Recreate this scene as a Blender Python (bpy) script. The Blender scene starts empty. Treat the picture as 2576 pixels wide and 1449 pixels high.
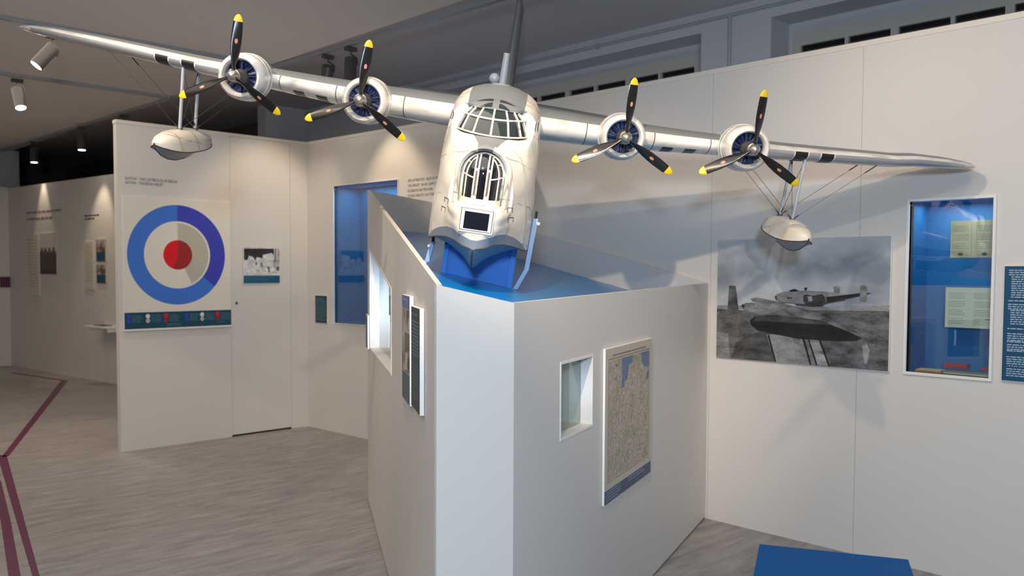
import bpy, bmesh, math, random
import numpy as np
from mathutils import Vector, Matrix
from mathutils.bvhtree import BVHTree
random.seed(7)
C = bpy.context.scene.collection
SC = bpy.context.scene
# ---------------------------------------------------------------- camera
cam_d = bpy.data.cameras.new('camera'); cam = bpy.data.objects.new('camera', cam_d); C.objects.link(cam)
cam_d.sensor_width = 36.0; cam_d.lens = 36.0*2180/2576; cam_d.shift_y = 0.0196
R3 = Matrix(((0.716, 0.028, -0.697), (-0.698, 0.035, -0.715), (0.005, 0.999, 0.044)))
qq = R3.to_quaternion(); qq.normalize()
cam.matrix_world = Matrix.Translation((0, 0, 1.6)) @ qq.to_matrix().to_4x4()
cam_d.clip_start = 0.05; cam_d.clip_end = 60
cam_d.dof.use_dof = True; cam_d.dof.focus_distance = 3.5; cam_d.dof.aperture_fstop = 3.2
SC.camera = cam
# ---------------------------------------------------------------- world, exposure
w = bpy.data.worlds.new('world'); SC.world = w; w.use_nodes = True
w.node_tree.nodes['Background'].inputs[0].default_value = (0.5, 0.6, 0.8, 1)
w.node_tree.nodes['Background'].inputs[1].default_value = 0.02
SC.view_settings.view_transform = 'Standard'; SC.view_settings.look = 'None'
SC.view_settings.gamma = 1.0; SC.view_settings.use_curve_mapping = False
SC.view_settings.exposure = 0.12
WARM = (1.0, 0.80, 0.58); COOL = (0.72, 0.84, 1.0)

def aim(o, target):
    d = Vector(target)-o.location
    o.rotation_euler = d.to_track_quat('-Z', 'Y').to_euler()

def spot(name, loc, target, power, col, angle=60, blend=0.6, size=0.03):
    l = bpy.data.lights.new(name, 'SPOT'); l.energy = power; l.color = col
    l.spot_size = math.radians(angle); l.spot_blend = blend; l.shadow_soft_size = size
    o = bpy.data.objects.new(name, l); C.objects.link(o); o.location = loc; aim(o, target); return o

def area(name, loc, target, power, col, sx, sy=None, spread=180):
    l = bpy.data.lights.new(name, 'AREA'); l.energy = power; l.color = col; l.shape = 'RECTANGLE'
    l.size = sx; l.size_y = sy or sx; l.spread = math.radians(spread)
    o = bpy.data.objects.new(name, l); C.objects.link(o); o.location = loc; aim(o, target); return o

# the room's daylight-white lamp behind the viewer, warm ceiling spots on the near rails, and added fills
area('cool_lamp', (-0.95, -0.85, 2.15), (2.9, 2.6, 1.9), 106, (0.60, 0.78, 1.0), 0.26)
spot('near_spot_light_a', (2.25, 1.85, 3.25), (4.77, 1.5, 1.9), 60, WARM, 75, 0.9, 0.03)
spot('near_spot_light_b', (0.6, 0.9, 3.25), (2.6, 2.7, 2.0), 330, WARM, 46, 0.8, 0.03)
spot('near_spot_light_c', (0.9, 3.3, 3.25), (3.1, 5.2, 1.0), 80, WARM, 70, 0.9, 0.03)
spot('near_spot_light_d', (3.2, 0.7, 3.25), (4.77, 1.6, 2.2), 12, WARM, 70, 0.9, 0.03)
spot('near_spot_light_e', (1.9, 4.4, 3.25), (3.3, 7.7, 1.6), 45, WARM, 60, 0.9, 0.03)
spot('wall_fill_spot', (1.5, 0.4, 3.25), (4.77, 3.7, 2.1), 75, WARM, 60, 0.9, 0.03)  # fill spot added to brighten the middle of the right wall
spot('nose_fill_spot', (2.9, 0.6, 3.25), (2.25, 2.35, 1.95), 60, WARM, 26, 0.9, 0.03)  # fill spot added to brighten the right side of the nose
area('gap_fill', (5.4, 5.0, 2.3), (5.4, 5.0, 5), 3.6, (0.80, 0.88, 1.0), 0.3, 5.0)  # unseen fill added behind the exhibition wall to brighten the upper ceiling
area('ceiling_fill_a', (1.0, 2.0, 3.45), (1.0, 2.0, 0), 50, (1.0, 0.87, 0.74), 3.0, 4.0)
area('ceiling_fill_b', (1.5, 9.0, 3.45), (1.5, 9.0, 0), 62, (1.0, 0.84, 0.68), 2.5, 5.0)

# ---------------------------------------------------------------- materials
def srgb(c):
    if isinstance(c, (int, float)): c = (c, c, c)
    return tuple(((v/255)/12.92 if v/255 <= 0.04045 else ((v/255+0.055)/1.055)**2.4) for v in c)
MATS = {}
def mat(name, col, rough=0.5, metal=0.0, spec=0.5, coat=0.0, noise=0.0, nscale=8.0, bump=0.0, bscale=200.0, emit=None, estr=0.0):
    m = bpy.data.materials.new(name); m.use_nodes = True; nt = m.node_tree; b = nt.nodes['Principled BSDF']
    rgb = srgb(col); b.inputs['Base Color'].default_value = (*rgb, 1)
    b.inputs['Roughness'].default_value = rough; b.inputs['Metallic'].default_value = metal
    b.inputs['Specular IOR Level'].default_value = spec; b.inputs['Coat Weight'].default_value = coat
    tc = nt.nodes.new('ShaderNodeTexCoord')
    n = nt.nodes.new('ShaderNodeTexNoise'); n.inputs['Scale'].default_value = nscale; n.inputs['Detail'].default_value = 4
    nt.links.new(tc.outputs['Object'], n.inputs['Vector'])
    mx = nt.nodes.new('ShaderNodeMix'); mx.data_type = 'RGBA'; mx.inputs['B'].default_value = (*rgb, 1)
    k = max(0.0, 1-noise) if noise else 0.985
    mx.inputs['A'].default_value = (rgb[0]*k, rgb[1]*k, rgb[2]*k, 1)
    nt.links.new(n.outputs['Fac'], mx.inputs['Factor']); nt.links.new(mx.outputs['Result'], b.inputs['Base Color'])
    if bump:
        n2 = nt.nodes.new('ShaderNodeTexNoise'); n2.inputs['Scale'].default_value = bscale
        nt.links.new(tc.outputs['Object'], n2.inputs['Vector'])
        bp = nt.nodes.new('ShaderNodeBump'); bp.inputs['Strength'].default_value = bump; bp.inputs['Distance'].default_value = 0.002
        nt.links.new(n2.outputs['Fac'], bp.inputs['Height']); nt.links.new(bp.outputs['Normal'], b.inputs['Normal'])
    if emit is not None:
        b.inputs['Emission Color'].default_value = (*emit, 1); b.inputs['Emission Strength'].default_value = estr
    MATS[name] = m; return m

class NT:
    def __init__(s, m): s.t = m.node_tree; s.b = s.t.nodes['Principled BSDF']; s.tc = s.t.nodes.new('ShaderNodeTexCoord')
    def m(s, op, a, b=None, c=None):
        n = s.t.nodes.new('ShaderNodeMath'); n.operation = op
        for i, v in enumerate((a, b, c)):
            if v is None: continue
            if isinstance(v, (int, float)): n.inputs[i].default_value = v
            else: s.t.links.new(v, n.inputs[i])
        return n.outputs[0]
    def xyz(s):
        n = s.t.nodes.new('ShaderNodeSeparateXYZ'); s.t.links.new(s.tc.outputs['Object'], n.inputs[0]); return n.outputs
    def noise(s, sc, det=4, scale3=None, w=0.0):
        n = s.t.nodes.new('ShaderNodeTexNoise'); n.inputs['Scale'].default_value = sc; n.inputs['Detail'].default_value = det
        if scale3:
            mp = s.t.nodes.new('ShaderNodeMapping'); mp.inputs['Scale'].default_value = scale3
            s.t.links.new(s.tc.outputs['Object'], mp.inputs['Vector']); s.t.links.new(mp.outputs[0], n.inputs['Vector'])
        else: s.t.links.new(s.tc.outputs['Object'], n.inputs['Vector'])
        return n.outputs['Fac']
    def step(s, v, lo, hi):
        n = s.t.nodes.new('ShaderNodeMapRange'); n.inputs['From Min'].default_value = lo; n.inputs['From Max'].default_value = hi
        s.t.links.new(v, n.inputs['Value']); return n.outputs[0]
    def mix(s, f, a, b):
        n = s.t.nodes.new('ShaderNodeMix'); n.data_type = 'RGBA'
        s.t.links.new(f, n.inputs['Factor'])
        for k, v in (('A', a), ('B', b)):
            if isinstance(v, tuple): n.inputs[k].default_value = (*v, 1)
            else: s.t.links.new(v, n.inputs[k])
        return n.outputs['Result']
    def col(s, v): s.t.links.new(v, s.b.inputs['Base Color'])

wall = mat('white_wall', (226, 221, 214), 0.55, spec=0.35, noise=0.02, nscale=1.5, bump=0.08, bscale=350)
wallrim = mat('wall_rim', (232, 224, 212), 0.45)
wall_far = mat('old_wall', (200, 201, 206), 0.7, noise=0.04, nscale=2)
ceilm = mat('ceiling_paint', (240, 236, 233), 0.8, noise=0.03, nscale=1.2)
ceild = mat('upper_ceiling_paint', (206, 202, 204), 0.8, noise=0.05, nscale=1.0)
darkw = mat('dark_wall', (90, 84, 80), 0.8, noise=0.1)
frame_w = mat('window_frame_paint', (196, 192, 184), 0.5)
dark_open = mat('louvre_dark', (10, 11, 14), 0.25)
rail_m = mat('rail_metal', (178, 184, 190), 0.4, metal=0.3)
lamp_m = mat('lamp_housing', (92, 90, 90), 0.45, metal=0.3)
lens_m = mat('lamp_lens', (255, 250, 235), 0.3, emit=(1.0, 0.93, 0.80), estr=30)
plinthm = mat('plinth_board', (222, 218, 212), 0.5, spec=0.35, noise=0.015, nscale=2, bump=0.05, bscale=400)
rim_lit = mat('plinth_rim_lit', (236, 230, 218), 0.45)  # lighter than the board: the lit top edge is put into the colour
bluetop = mat('glossy_blue_board', (0, 136, 216), 0.24, spec=0.3, coat=0.0, noise=0.08, nscale=3)
bluecr = mat('painted_blue_board', (66, 146, 238), 0.45, noise=0.3, nscale=9)
bluebox = mat('blue_case_lining', (0, 104, 174), 0.6, noise=0.08, nscale=3)
bench_m = mat('bench_blue', (0, 92, 160), 0.55, spec=0.12, noise=0.06, nscale=2)
teal = mat('teal_print', (0, 72, 96), 0.5)
tealtx = mat('teal_print_text', (92, 124, 140), 0.5)
panel_w = mat('panel_white', (238, 233, 220), 0.4)
panel_edge = mat('panel_edge_white', (245, 243, 238), 0.35)
txt = mat('dark_lettering', (62, 66, 66), 0.6)
txt_soft = mat('soft_lettering', (128, 120, 110), 0.6)
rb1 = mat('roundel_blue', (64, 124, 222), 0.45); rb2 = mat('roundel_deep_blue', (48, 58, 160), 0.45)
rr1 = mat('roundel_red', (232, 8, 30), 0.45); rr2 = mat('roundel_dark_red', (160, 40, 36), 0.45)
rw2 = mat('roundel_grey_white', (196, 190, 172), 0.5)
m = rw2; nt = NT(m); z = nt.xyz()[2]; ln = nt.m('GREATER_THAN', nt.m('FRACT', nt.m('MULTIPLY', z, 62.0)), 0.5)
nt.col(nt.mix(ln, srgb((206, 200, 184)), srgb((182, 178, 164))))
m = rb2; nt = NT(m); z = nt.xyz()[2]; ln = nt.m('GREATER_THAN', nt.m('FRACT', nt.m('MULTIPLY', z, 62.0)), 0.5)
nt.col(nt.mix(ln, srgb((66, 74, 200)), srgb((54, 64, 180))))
magenta = mat('plum_sign', (92, 30, 72), 0.5)
tape = mat('plum_floor_tape', (104, 30, 74), 0.35, noise=0.12, nscale=4)
paper = mat('old_paper', (214, 204, 172), 0.7, noise=0.06, nscale=6)
paper2 = mat('white_paper', (226, 222, 206), 0.7)
redbox = mat('red_card', (176, 30, 40), 0.5)
orange = mat('orange_card', (206, 128, 62), 0.6); olive = mat('olive_card', (150, 142, 104), 0.6); tan_m = mat('tan_leather', (186, 140, 84), 0.6, noise=0.2)
black_m = mat('black_part', (22, 24, 30), 0.4)
bolt_glint = mat('bolt_glint_white', (255, 250, 235), 0.2, coat=1.0)  # near-white colour paints in the glint of the lit bolt heads
lock_m = mat('lock_metal', (120, 110, 96), 0.3, metal=0.8)
# floor
floorm = mat('linoleum', (150, 145, 142), 0.42, spec=0.4)
nt = NT(floorm)
n1 = nt.noise(1.0, 5, (3.0, 14.0, 1)); n2 = nt.noise(6.0, 5, (1.0, 6.0, 1)); n3 = nt.noise(0.8, 2)
fac = nt.m('ADD', nt.m('MULTIPLY', n1, 0.5), nt.m('ADD', nt.m('MULTIPLY', n2, 0.35), nt.m('MULTIPLY', n3, 0.15)))
nt.col(nt.mix(nt.step(fac, 0.36, 0.64), srgb((136, 130, 129)), srgb((176, 170, 167))))
# glass panes: clear with a real reflection
def glass(name, tint, clear=0.85, rough=0.0):
    m = bpy.data.materials.new(name); m.use_nodes = True; t = m.node_tree; t.nodes.clear()
    o = t.nodes.new('ShaderNodeOutputMaterial'); tr = t.nodes.new('ShaderNodeBsdfTransparent'); gl = t.nodes.new('ShaderNodeBsdfGlossy')
    tr.inputs[0].default_value = (*tint, 1); gl.inputs['Roughness'].default_value = rough
    fr = t.nodes.new('ShaderNodeLayerWeight'); fr.inputs['Blend'].default_value = 0.5
    pw = t.nodes.new('ShaderNodeMath'); pw.operation = 'POWER'; pw.inputs[1].default_value = 5.0; t.links.new(fr.outputs['Facing'], pw.inputs[0])
    ad = t.nodes.new('ShaderNodeMath'); ad.operation = 'MULTIPLY_ADD'; ad.inputs[1].default_value = 0.9; ad.inputs[2].default_value = 1.0-clear
    ad.use_clamp = True
    mx = t.nodes.new('ShaderNodeMixShader'); t.links.new(pw.outputs[0], ad.inputs[0]); t.links.new(ad.outputs[0], mx.inputs[0])
    t.links.new(tr.outputs[0], mx.inputs[1]); t.links.new(gl.outputs[0], mx.inputs[2]); t.links.new(mx.outputs[0], o.inputs[0])
    MATS[name] = m; return m
glass_case = glass('case_glass', (0.9, 0.96, 0.95), 0.92)
glass_green = glass('green_glass', (0.72, 0.80, 0.74), 0.86)
glass_dark = glass('canopy_glass', (0.55, 0.68, 0.62), 0.9)
# aircraft paints
hull_w = mat('weathered_white_paint', (236, 230, 216), 0.32, spec=0.5, coat=0.15)
nt = NT(hull_w); x, y, zc = nt.xyz()
def seam(nt, v, k, off, wd):
    f = nt.m('ABSOLUTE', nt.m('SUBTRACT', nt.m('FRACT', nt.m('ADD', nt.m('MULTIPLY', v, k), off)), 0.5))
    return nt.step(f, wd, 0.0)
wob = nt.m('MULTIPLY', nt.noise(3.0, 2), 0.05)
yy = nt.m('ADD', nt.m('ADD', y, nt.m('MULTIPLY', zc, 0.35)), wob)
s1 = seam(nt, yy, 5.2, 0.1, 0.03); s2 = seam(nt, nt.m('ADD', nt.m('ADD', zc, nt.m('MULTIPLY', y, 0.18)), wob), 6.5, 0.3, 0.03)
ms = nt.step(nt.noise(9.0, 2), 0.42, 0.6)
lines = nt.m('MULTIPLY', nt.m('MAXIMUM', s1, s2), ms)
soft = nt.m('MULTIPLY', nt.m('MAXIMUM', seam(nt, yy, 5.2, 0.1, 0.16), seam(nt, nt.m('ADD', zc, wob), 6.5, 0.3, 0.14)), nt.m('MULTIPLY', nt.noise(5.0, 4), 0.5))
dirt = nt.step(nt.noise(3.2, 5), 0.45, 0.8)
base = nt.mix(nt.m('MULTIPLY', dirt, 0.5), srgb((240, 235, 222)), srgb((196, 178, 150)))
base = nt.mix(nt.m('MULTIPLY', soft, 0.8), base, srgb((188, 170, 144)))
base = nt.mix(nt.m('MULTIPLY', lines, 0.75), base, srgb((96, 86, 78)))
nt.col(base)
wing_w = mat('wing_white_paint', (236, 232, 222), 0.22, spec=0.6, coat=0.5)
nt = NT(wing_w); x, y, zc = nt.xyz()
gr = nt.m('MULTIPLY', nt.step(nt.noise(7.0, 5, (1.0, 1.0, 3.0)), 0.45, 0.8), 0.6)
b1 = nt.mix(gr, srgb((238, 234, 226)), srgb((120, 112, 104))); nt.col(b1)
hull_g = mat('grey_upper_paint', (134, 138, 140), 0.45, noise=0.16, nscale=6)
belly_g = mat('grey_bow_paint', (128, 140, 154), 0.4, noise=0.15, nscale=7)
rust = mat('rusty_edge', (92, 74, 66), 0.6, noise=0.4, nscale=14)
dark_step = mat('dark_joint', (58, 54, 52), 0.6)
stripe_b = mat('black_stripe_paint', (36, 35, 38), 0.35, noise=0.2, nscale=20)
stripe_w = mat('white_stripe_paint', (226, 226, 226), 0.3)
blade_m = mat('propeller_black', (22, 21, 22), 0.22, coat=0.4)
yel = mat('propeller_yellow', (236, 200, 28), 0.4, noise=0.1, nscale=30)
badge = mat('badge_red', (196, 92, 74), 0.5); badge_l = mat('badge_ring', (238, 206, 178), 0.5)
boot = mat('silver_leading_edge', (196, 196, 200), 0.28, metal=0.55, noise=0.06, nscale=12)
silver = mat('spinner_silver', (196, 190, 180), 0.28, metal=0.85, noise=0.15, nscale=30)
gearm = mat('gearbox_grey', (104, 104, 106), 0.5, metal=0.4, noise=0.3, nscale=40)
eng_blue = mat('engine_blue', (16, 42, 96), 0.45, noise=0.3, nscale=20)
strut_m = mat('strut_paint', (196, 202, 212), 0.3, metal=0.15)
wire_m = mat('bracing_wire', (92, 92, 94), 0.4, metal=0.6)
brownm = mat('turret_slot_brown', (120, 94, 78), 0.6)
pane_d = mat('turret_glass_dark', (16, 20, 28), 0.06, spec=0.8, coat=1.0)
pane_g = mat('cockpit_glass_dark', (34, 46, 46), 0.07, spec=0.8, coat=1.0)
inner_d = mat('cockpit_inside', (34, 40, 38), 0.7)
blackpl = mat('bow_window_black', (16, 18, 30), 0.2, spec=0.6)
arm_m = mat('arm_light_blue', (170, 192, 224), 0.4)
GREY = {}
def grey(v):
    if v not in GREY:
        m = GREY[v] = mat('print_grey', v, 0.4)
        if v > 25:
            nt = NT(m); f = nt.m('ADD', nt.m('MULTIPLY', nt.noise(9.0, 6, (1, 1, 2.4)), 0.7), nt.m('MULTIPLY', nt.noise(45.0, 4, (1, 1, 2)), 0.3))
            k = 0.34 if v < 130 else 0.16
            nt.col(nt.mix(nt.step(f, 0.36, 0.64), srgb(v*(1-k)), srgb(min(255, v*(1+k)))))
    return GREY[v]

# ---------------------------------------------------------------- mesh helpers
class MB:
    def __init__(s): s.v = []; s.f = []; s.mi = []; s.ms = []
    def mi_(s, m):
        if m not in s.ms: s.ms.append(m)
        return s.ms.index(m)
    def face(s, pts, m):
        i = len(s.v); s.v += [tuple(p) for p in pts]; s.f.append(tuple(range(i, i+len(pts)))); s.mi.append(s.mi_(m))
    def grid(s, rows, mf, close=False):
        """rows: list of equal-length point lists; mf: material or f(i,j)"""
        i0 = len(s.v); n = len(rows[0])
        for r in rows: s.v += [tuple(p) for p in r]
        for i in range(len(rows)-1):
            for j in range(n if close else n-1):
                k = (j+1) % n
                s.f.append((i0+i*n+j, i0+i*n+k, i0+(i+1)*n+k, i0+(i+1)*n+j))
                s.mi.append(s.mi_(mf(i, j) if callable(mf) and not isinstance(mf, bpy.types.Material) else mf))
        return i0
    def hexa(s, p, m):
        """8 points: bottom loop 0-3, top loop 4-7"""
        i = len(s.v); s.v += [tuple(q) for q in p]
        for q in ((3, 2, 1, 0), (4, 5, 6, 7), (0, 1, 5, 4), (1, 2, 6, 5), (2, 3, 7, 6), (3, 0, 4, 7)):
            s.f.append(tuple(i+k for k in q)); s.mi.append(s.mi_(m))
    def box(s, a, b, m):
        (x0, y0, z0), (x1, y1, z1) = a, b
        x0, x1 = min(x0, x1), max(x0, x1); y0, y1 = min(y0, y1), max(y0, y1); z0, z1 = min(z0, z1), max(z0, z1)
        s.hexa([(x0, y0, z0), (x1, y0, z0), (x1, y1, z0), (x0, y1, z0), (x0, y0, z1), (x1, y0, z1), (x1, y1, z1), (x0, y1, z1)], m)
    def tube(s, pts, r, m, n=10, caps=True, flat=1.0):
        pts = [Vector(p) for p in pts]
        rs = r if isinstance(r, (list, tuple)) else [r]*len(pts)
        rows = []
        up = None
        for i, p in enumerate(pts):
            d = (pts[min(i+1, len(pts)-1)]-pts[max(i-1, 0)]).normalized()
            if up is None:
                up = Vector((0, 0, 1)) if abs(d.z) < 0.9 else Vector((1, 0, 0))
            a = d.cross(up).normalized(); b = a.cross(d).normalized(); up = b
            rows.append([p+(a*math.cos(t)+b*math.sin(t)*flat)*rs[i] for t in [2*math.pi*k/n for k in range(n)]])
        i0 = s.grid(rows, m, True)
        if caps:
            s.f.append(tuple(i0+k for k in range(n))[::-1]); s.mi.append(s.mi_(m))
            e = i0+(len(rows)-1)*n; s.f.append(tuple(e+k for k in range(n))); s.mi.append(s.mi_(m))
    def lathe(s, prof, c, axis, m, n=32, mf=None):
        """prof: (r, t) along axis"""
        axis = Vector(axis).normalized(); up = Vector((0, 0, 1)) if abs(axis.z) < 0.9 else Vector((1, 0, 0))
        a = axis.cross(up).normalized(); b = a.cross(axis).normalized(); c = Vector(c)
        rows = [[c+axis*t+(a*math.cos(q)+b*math.sin(q))*max(r, 1e-5) for q in [2*math.pi*k/n for k in range(n)]] for r, t in prof]
        s.grid(rows, mf or m, True)
    def disc(s, c, axis, r, m, n=24, rz=None):
        axis = Vector(axis).normalized(); up = Vector((0, 0, 1)) if abs(axis.z) < 0.9 else Vector((1, 0, 0))
        a = axis.cross(up).normalized(); b = a.cross(axis).normalized(); c = Vector(c)
        s.face([c+a*math.cos(2*math.pi*k/n)*r+b*math.sin(2*math.pi*k/n)*(rz or r) for k in range(n)], m)
    def build(s, name, parent=None, smooth=None, fix=True, bevel=0, mw=None):
        me = bpy.data.meshes.new(name); me.from_pydata([tuple(map(float, v)) for v in s.v], [], s.f)
        for m in s.ms: me.materials.append(m)
        me.polygons.foreach_set('material_index', s.mi); me.update()
        if fix:
            bm = bmesh.new(); bm.from_mesh(me); bmesh.ops.remove_doubles(bm, verts=bm.verts, dist=1e-6)
            bmesh.ops.recalc_face_normals(bm, faces=bm.faces); bm.to_mesh(me); bm.free()
        if smooth is not None:
            me.shade_smooth(); me.set_sharp_from_angle(angle=math.radians(smooth))
        o = bpy.data.objects.new(name, me); C.objects.link(o)
        if parent is not None: o.parent = parent
        if mw is not None: o.matrix_world = mw
        if bevel:
            b = o.modifiers.new('bevel', 'BEVEL'); b.width = bevel; b.segments = 2; b.limit_method = 'ANGLE'
        return o
def tag(o, label=None, cat=None, group=None, kind=None):
    if label: o['label'] = label
    if cat: o['category'] = cat
    if group: o['group'] = group
    if kind: o['kind'] = kind
    return o
def empty(name, mw, label, cat, group=None):
    o = bpy.data.objects.new(name, None); C.objects.link(o); o.empty_display_size = 0.1; o.matrix_world = mw
    return tag(o, label, cat, group)
def struct(mb, name, **k): return tag(mb.build(name, **k), kind='structure')
def frame(origin, u, into):
    """local x = to the right on the face, y = into the face, z = up"""
    u = Vector(u).normalized(); into = Vector(into).normalized(); zz = u.cross(into)
    return Matrix.Translation(origin) @ Matrix((u, into, zz)).transposed().to_4x4()
def text_part(name, body, size, m, parent, x, y, z, align='LEFT', sp=1.0, width=None):
    cu = bpy.data.curves.new(name, 'FONT'); cu.body = body; cu.size = size; cu.align_x = align; cu.space_character = sp; cu.extrude = 0.0004
    t = bpy.data.objects.new('tmp', cu); C.objects.link(t); bpy.context.view_layer.update()
    me = bpy.data.meshes.new_from_object(t); bpy.data.objects.remove(t)
    xs = [v.co.x for v in me.vertices]; k = (width/(max(xs)-min(xs))) if width and xs else 1.0
    for v in me.vertices: v.co = Vector((v.co.x*k, -v.co.z, v.co.y))
    me.materials.clear(); me.materials.append(m)
    o = bpy.data.objects.new(name, me); C.objects.link(o); o.parent = parent; o.location = (x, y, z); return o
def lines_mb(mb, x0, x1, z1, n, pitch, h, m, y=-0.001, seed=0, ragged=0.25):
    rr = random.Random(seed)
    for i in range(n):
        z = z1-i*pitch; xe = x1-(x1-x0)*rr.random()*ragged*(1 if rr.random() > .4 else .2); x = x0
        while x < xe-0.001:
            wl = min((0.3+rr.random())*h*4.5, xe-x)
            mb.face([(x, y, z), (x+wl, y, z), (x+wl, y, z+h), (x, y, z+h)], m); x += wl+h*0.8
# ---------------------------------------------------------------- room shell
def cells(mb, L, H, holes, m, t=0.05, z0=0.0, rim=None):
    us = sorted({0.0, L} | {h[0] for h in holes} | {h[1] for h in holes}); zs = sorted({z0, H} | {h[2] for h in holes} | {h[3] for h in holes})
    for i in range(len(us)-1):
        for j in range(len(zs)-1):
            cu, cz = (us[i]+us[i+1])/2, (zs[j]+zs[j+1])/2
            if any(h[0] < cu < h[1] and h[2] < cz < h[3] for h in holes): continue
            mb.box((us[i], 0, zs[j]), (us[i+1], t, zs[j+1]), m)
WH = 2.87
mb = MB(); mb.face([(-3, -3, 0), (6.4, -3, 0), (6.4, 19.5, 0), (-3, 19.5, 0)], floorm); struct(mb, 'floor', fix=False)
mb = MB(); mb.box((-3, -3, 3.5305), (4.15, 19.5, 3.655), ceilm); struct(mb, 'ceiling')
mb = MB(); mb.box((3.9, -3, 3.66), (6.4, 19.5, 3.7), ceild); o = struct(mb, 'ceiling_upper')
# exhibition wall on the right (bends slightly behind the plinth)
f_right = frame((4.77, 5.0, 0), (0, -1, 0), (1, 0, 0))
mb = MB(); cells(mb, 7.6, WH-0.028, [(3.156, 3.565, 1.062, 1.972)], wall); o = struct(mb, 'wall_right', mw=f_right)
for k, u in enumerate((1.925, 2.885)):
    mb = MB(); mb.box((u-0.0012, -0.0006, 0), (u+0.0012, 0, WH-0.03), mat('joint_line', (176, 172, 166), 0.7) if k == 0 else MATS['joint_line']); struct(mb, 'trim_%d' % (k+1), mw=f_right)
mb = MB(); mb.box((0, -0.004, WH-0.03), (7.6, 0.052, WH), wallrim); struct(mb, 'trim_3', mw=f_right)
uM = Vector((0.13, -2.715, 0)); LM = uM.length; uM.normalize(); inM = Vector((0, 0, 1)).cross(uM)
f_mid = frame((4.64, 7.715, 0), uM, inM)
mb = MB(); cells(mb, LM+0.01, WH-0.028, [(0.462, 1.431, 1.074, 2.40)], wall); struct(mb, 'wall_middle', mw=f_mid)
mb = MB(); mb.box((-0.05, -0.004, WH-0.03), (LM+0.01, 0.052, WH), wallrim); struct(mb, 'trim_4', mw=f_mid)
# roundel wall with its flush door
f_left = frame((2.79, 7.715, 0), (1, 0, 0), (0, 1, 0))
mb = MB(); mb.box((0, 0, 0), (1.027, 0.07, WH-0.028), wall); mb.box((1.66, 0, 0), (1.87, 0.07, WH-0.028), wall); mb.box((1.025, 0.05, 0.02), (1.665, 0.07, WH-0.028), wall)
struct(mb, 'wall_left', mw=f_left)
mb = MB(); mb.box((-0.004, -0.004, WH-0.03), (1.87, 0.074, WH), wallrim); struct(mb, 'trim_5', mw=f_left)
mb = MB(); mb.box((1.0295, 0.001, 0.016), (1.6575, 0.04, WH-0.032), wall); dr = struct(mb, 'door_1', mw=f_left)
mb = MB(); mb.lathe([(0.0, -0.012), (0.009, -0.011), (0.011, -0.004), (0.014, 0.0)], (1.083, 0.001, 1.272), (0, 1, 0), lock_m, 16); mb.build('door_lock', parent=dr, smooth=40)
mb = MB(); mb.box((1.03, 0.0, 0.0), (1.657, 0.03, 0.014), dark_open); struct(mb, 'trim_6', mw=f_left)
# far exhibition walls
uF = Vector((0.45, -3.9, 0)).normalized(); inF = Vector((0, 0, 1)).cross(uF)
f_far = frame((4.0, 15.8, 0), uF, inF)
mb = MB(); mb.box((0, 0, 0), (7.4, 0.05, 2.88), wall); struct(mb, 'wall_far', mw=f_far)
f_rear = frame((-3, 15.8, 0), (1, 0, 0), (0, 1, 0))
mb = MB(); mb.box((0, 0, 0), (7.0, 0.05, 2.9), wall); struct(mb, 'wall_rear', mw=f_rear)
# the old building behind: outer wall with two window niches, side and end walls
KO = 6.0/5.4; XO = 6.0; ZO = lambda z: 1.6+(z-1.6)*KO
f_out = frame((XO, 10.0, 0), (0, -1, 0), (1, 0, 0))
mb = MB(); cells(mb, 13.0, 3.66, [(10-6.6*KO, 10-3.59*KO, 0.8, ZO(3.315)), (10-3.035*KO, 10+.5*KO, 0.8, ZO(3.315))], wall_far, t=0.278)
mb.box((0, 0.278, 0), (13.0, 0.33, 3.66), wall_far); struct(mb, 'wall_outer', mw=f_out)
mb = MB(); mb.box((6.0, 10.0, 0), (6.3, 19.5, 3.66), darkw); mb.box((-3, 19.4, 0), (6.3, 19.5, 3.66), darkw); struct(mb, 'wall_building')
mb = MB(); mb.box((5.43, 10.0, 0), (6.0, 10.2, 3.66), ceild); struct(mb, 'wall_pier')
mb = MB(); mb.box((3.2, 16.1, 2.0), (4.25, 16.3, 3.53), wall_far); struct(mb, 'wall_pillar')
mb = MB(); mb.box((-3.1, -3, 0), (-3, 19.5, 3.53), wall); struct(mb, 'wall_back_left')
mb = MB(); mb.box((-3, -3.1, 0), (6.4, -3, 3.66), wall); struct(mb, 'wall_back')
# the two windows in the niches
def window(name, ys, ya, yb):
    """ya > yb outer frame, ys: list of pane (y0,y1)"""
    ys = [(a*KO, b*KO) for a, b in ys]; ya *= KO; yb *= KO
    mb = MB(); X0, X1 = XO+0.24, XO+0.278; zt = ZO(3.145)
    mb.box((X0, yb, zt), (X1, ya, ZO(3.235)), frame_w)
    edges = [ya]
    for a, b in ys: edges += [a, b]
    edges.append(yb)
    for k in range(0, len(edges), 2): mb.box((X0, edges[k+1], 0.8), (X1, edges[k], zt), frame_w)
    o = struct(mb, name)
    for a, b in ys:
        mb = MB(); mb.box((X1-.007, b, 0.8), (X1-.002, a, zt), dark_open); mb.box((X1-.009, b, zt-.045), (X1-.007, a, zt-.037), lamp_m); mb.build('window_pane', parent=o)
ys = []; t = 2.93
for k in range(5):
    ys += [(t, t-0.31), (t-0.335, t-0.61)]; t -= 0.66
window('window_1', ys, 2.98, ys[-1][1]-0.05)
ys = []; t = 3.79+0.66*4-0.05
for k in range(4):
    ys += [(t, t-0.275), (t-0.30, t-0.61)]; t -= 0.66
window('window_2', ys, ys[0][0]+0.05, 3.73)
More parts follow.
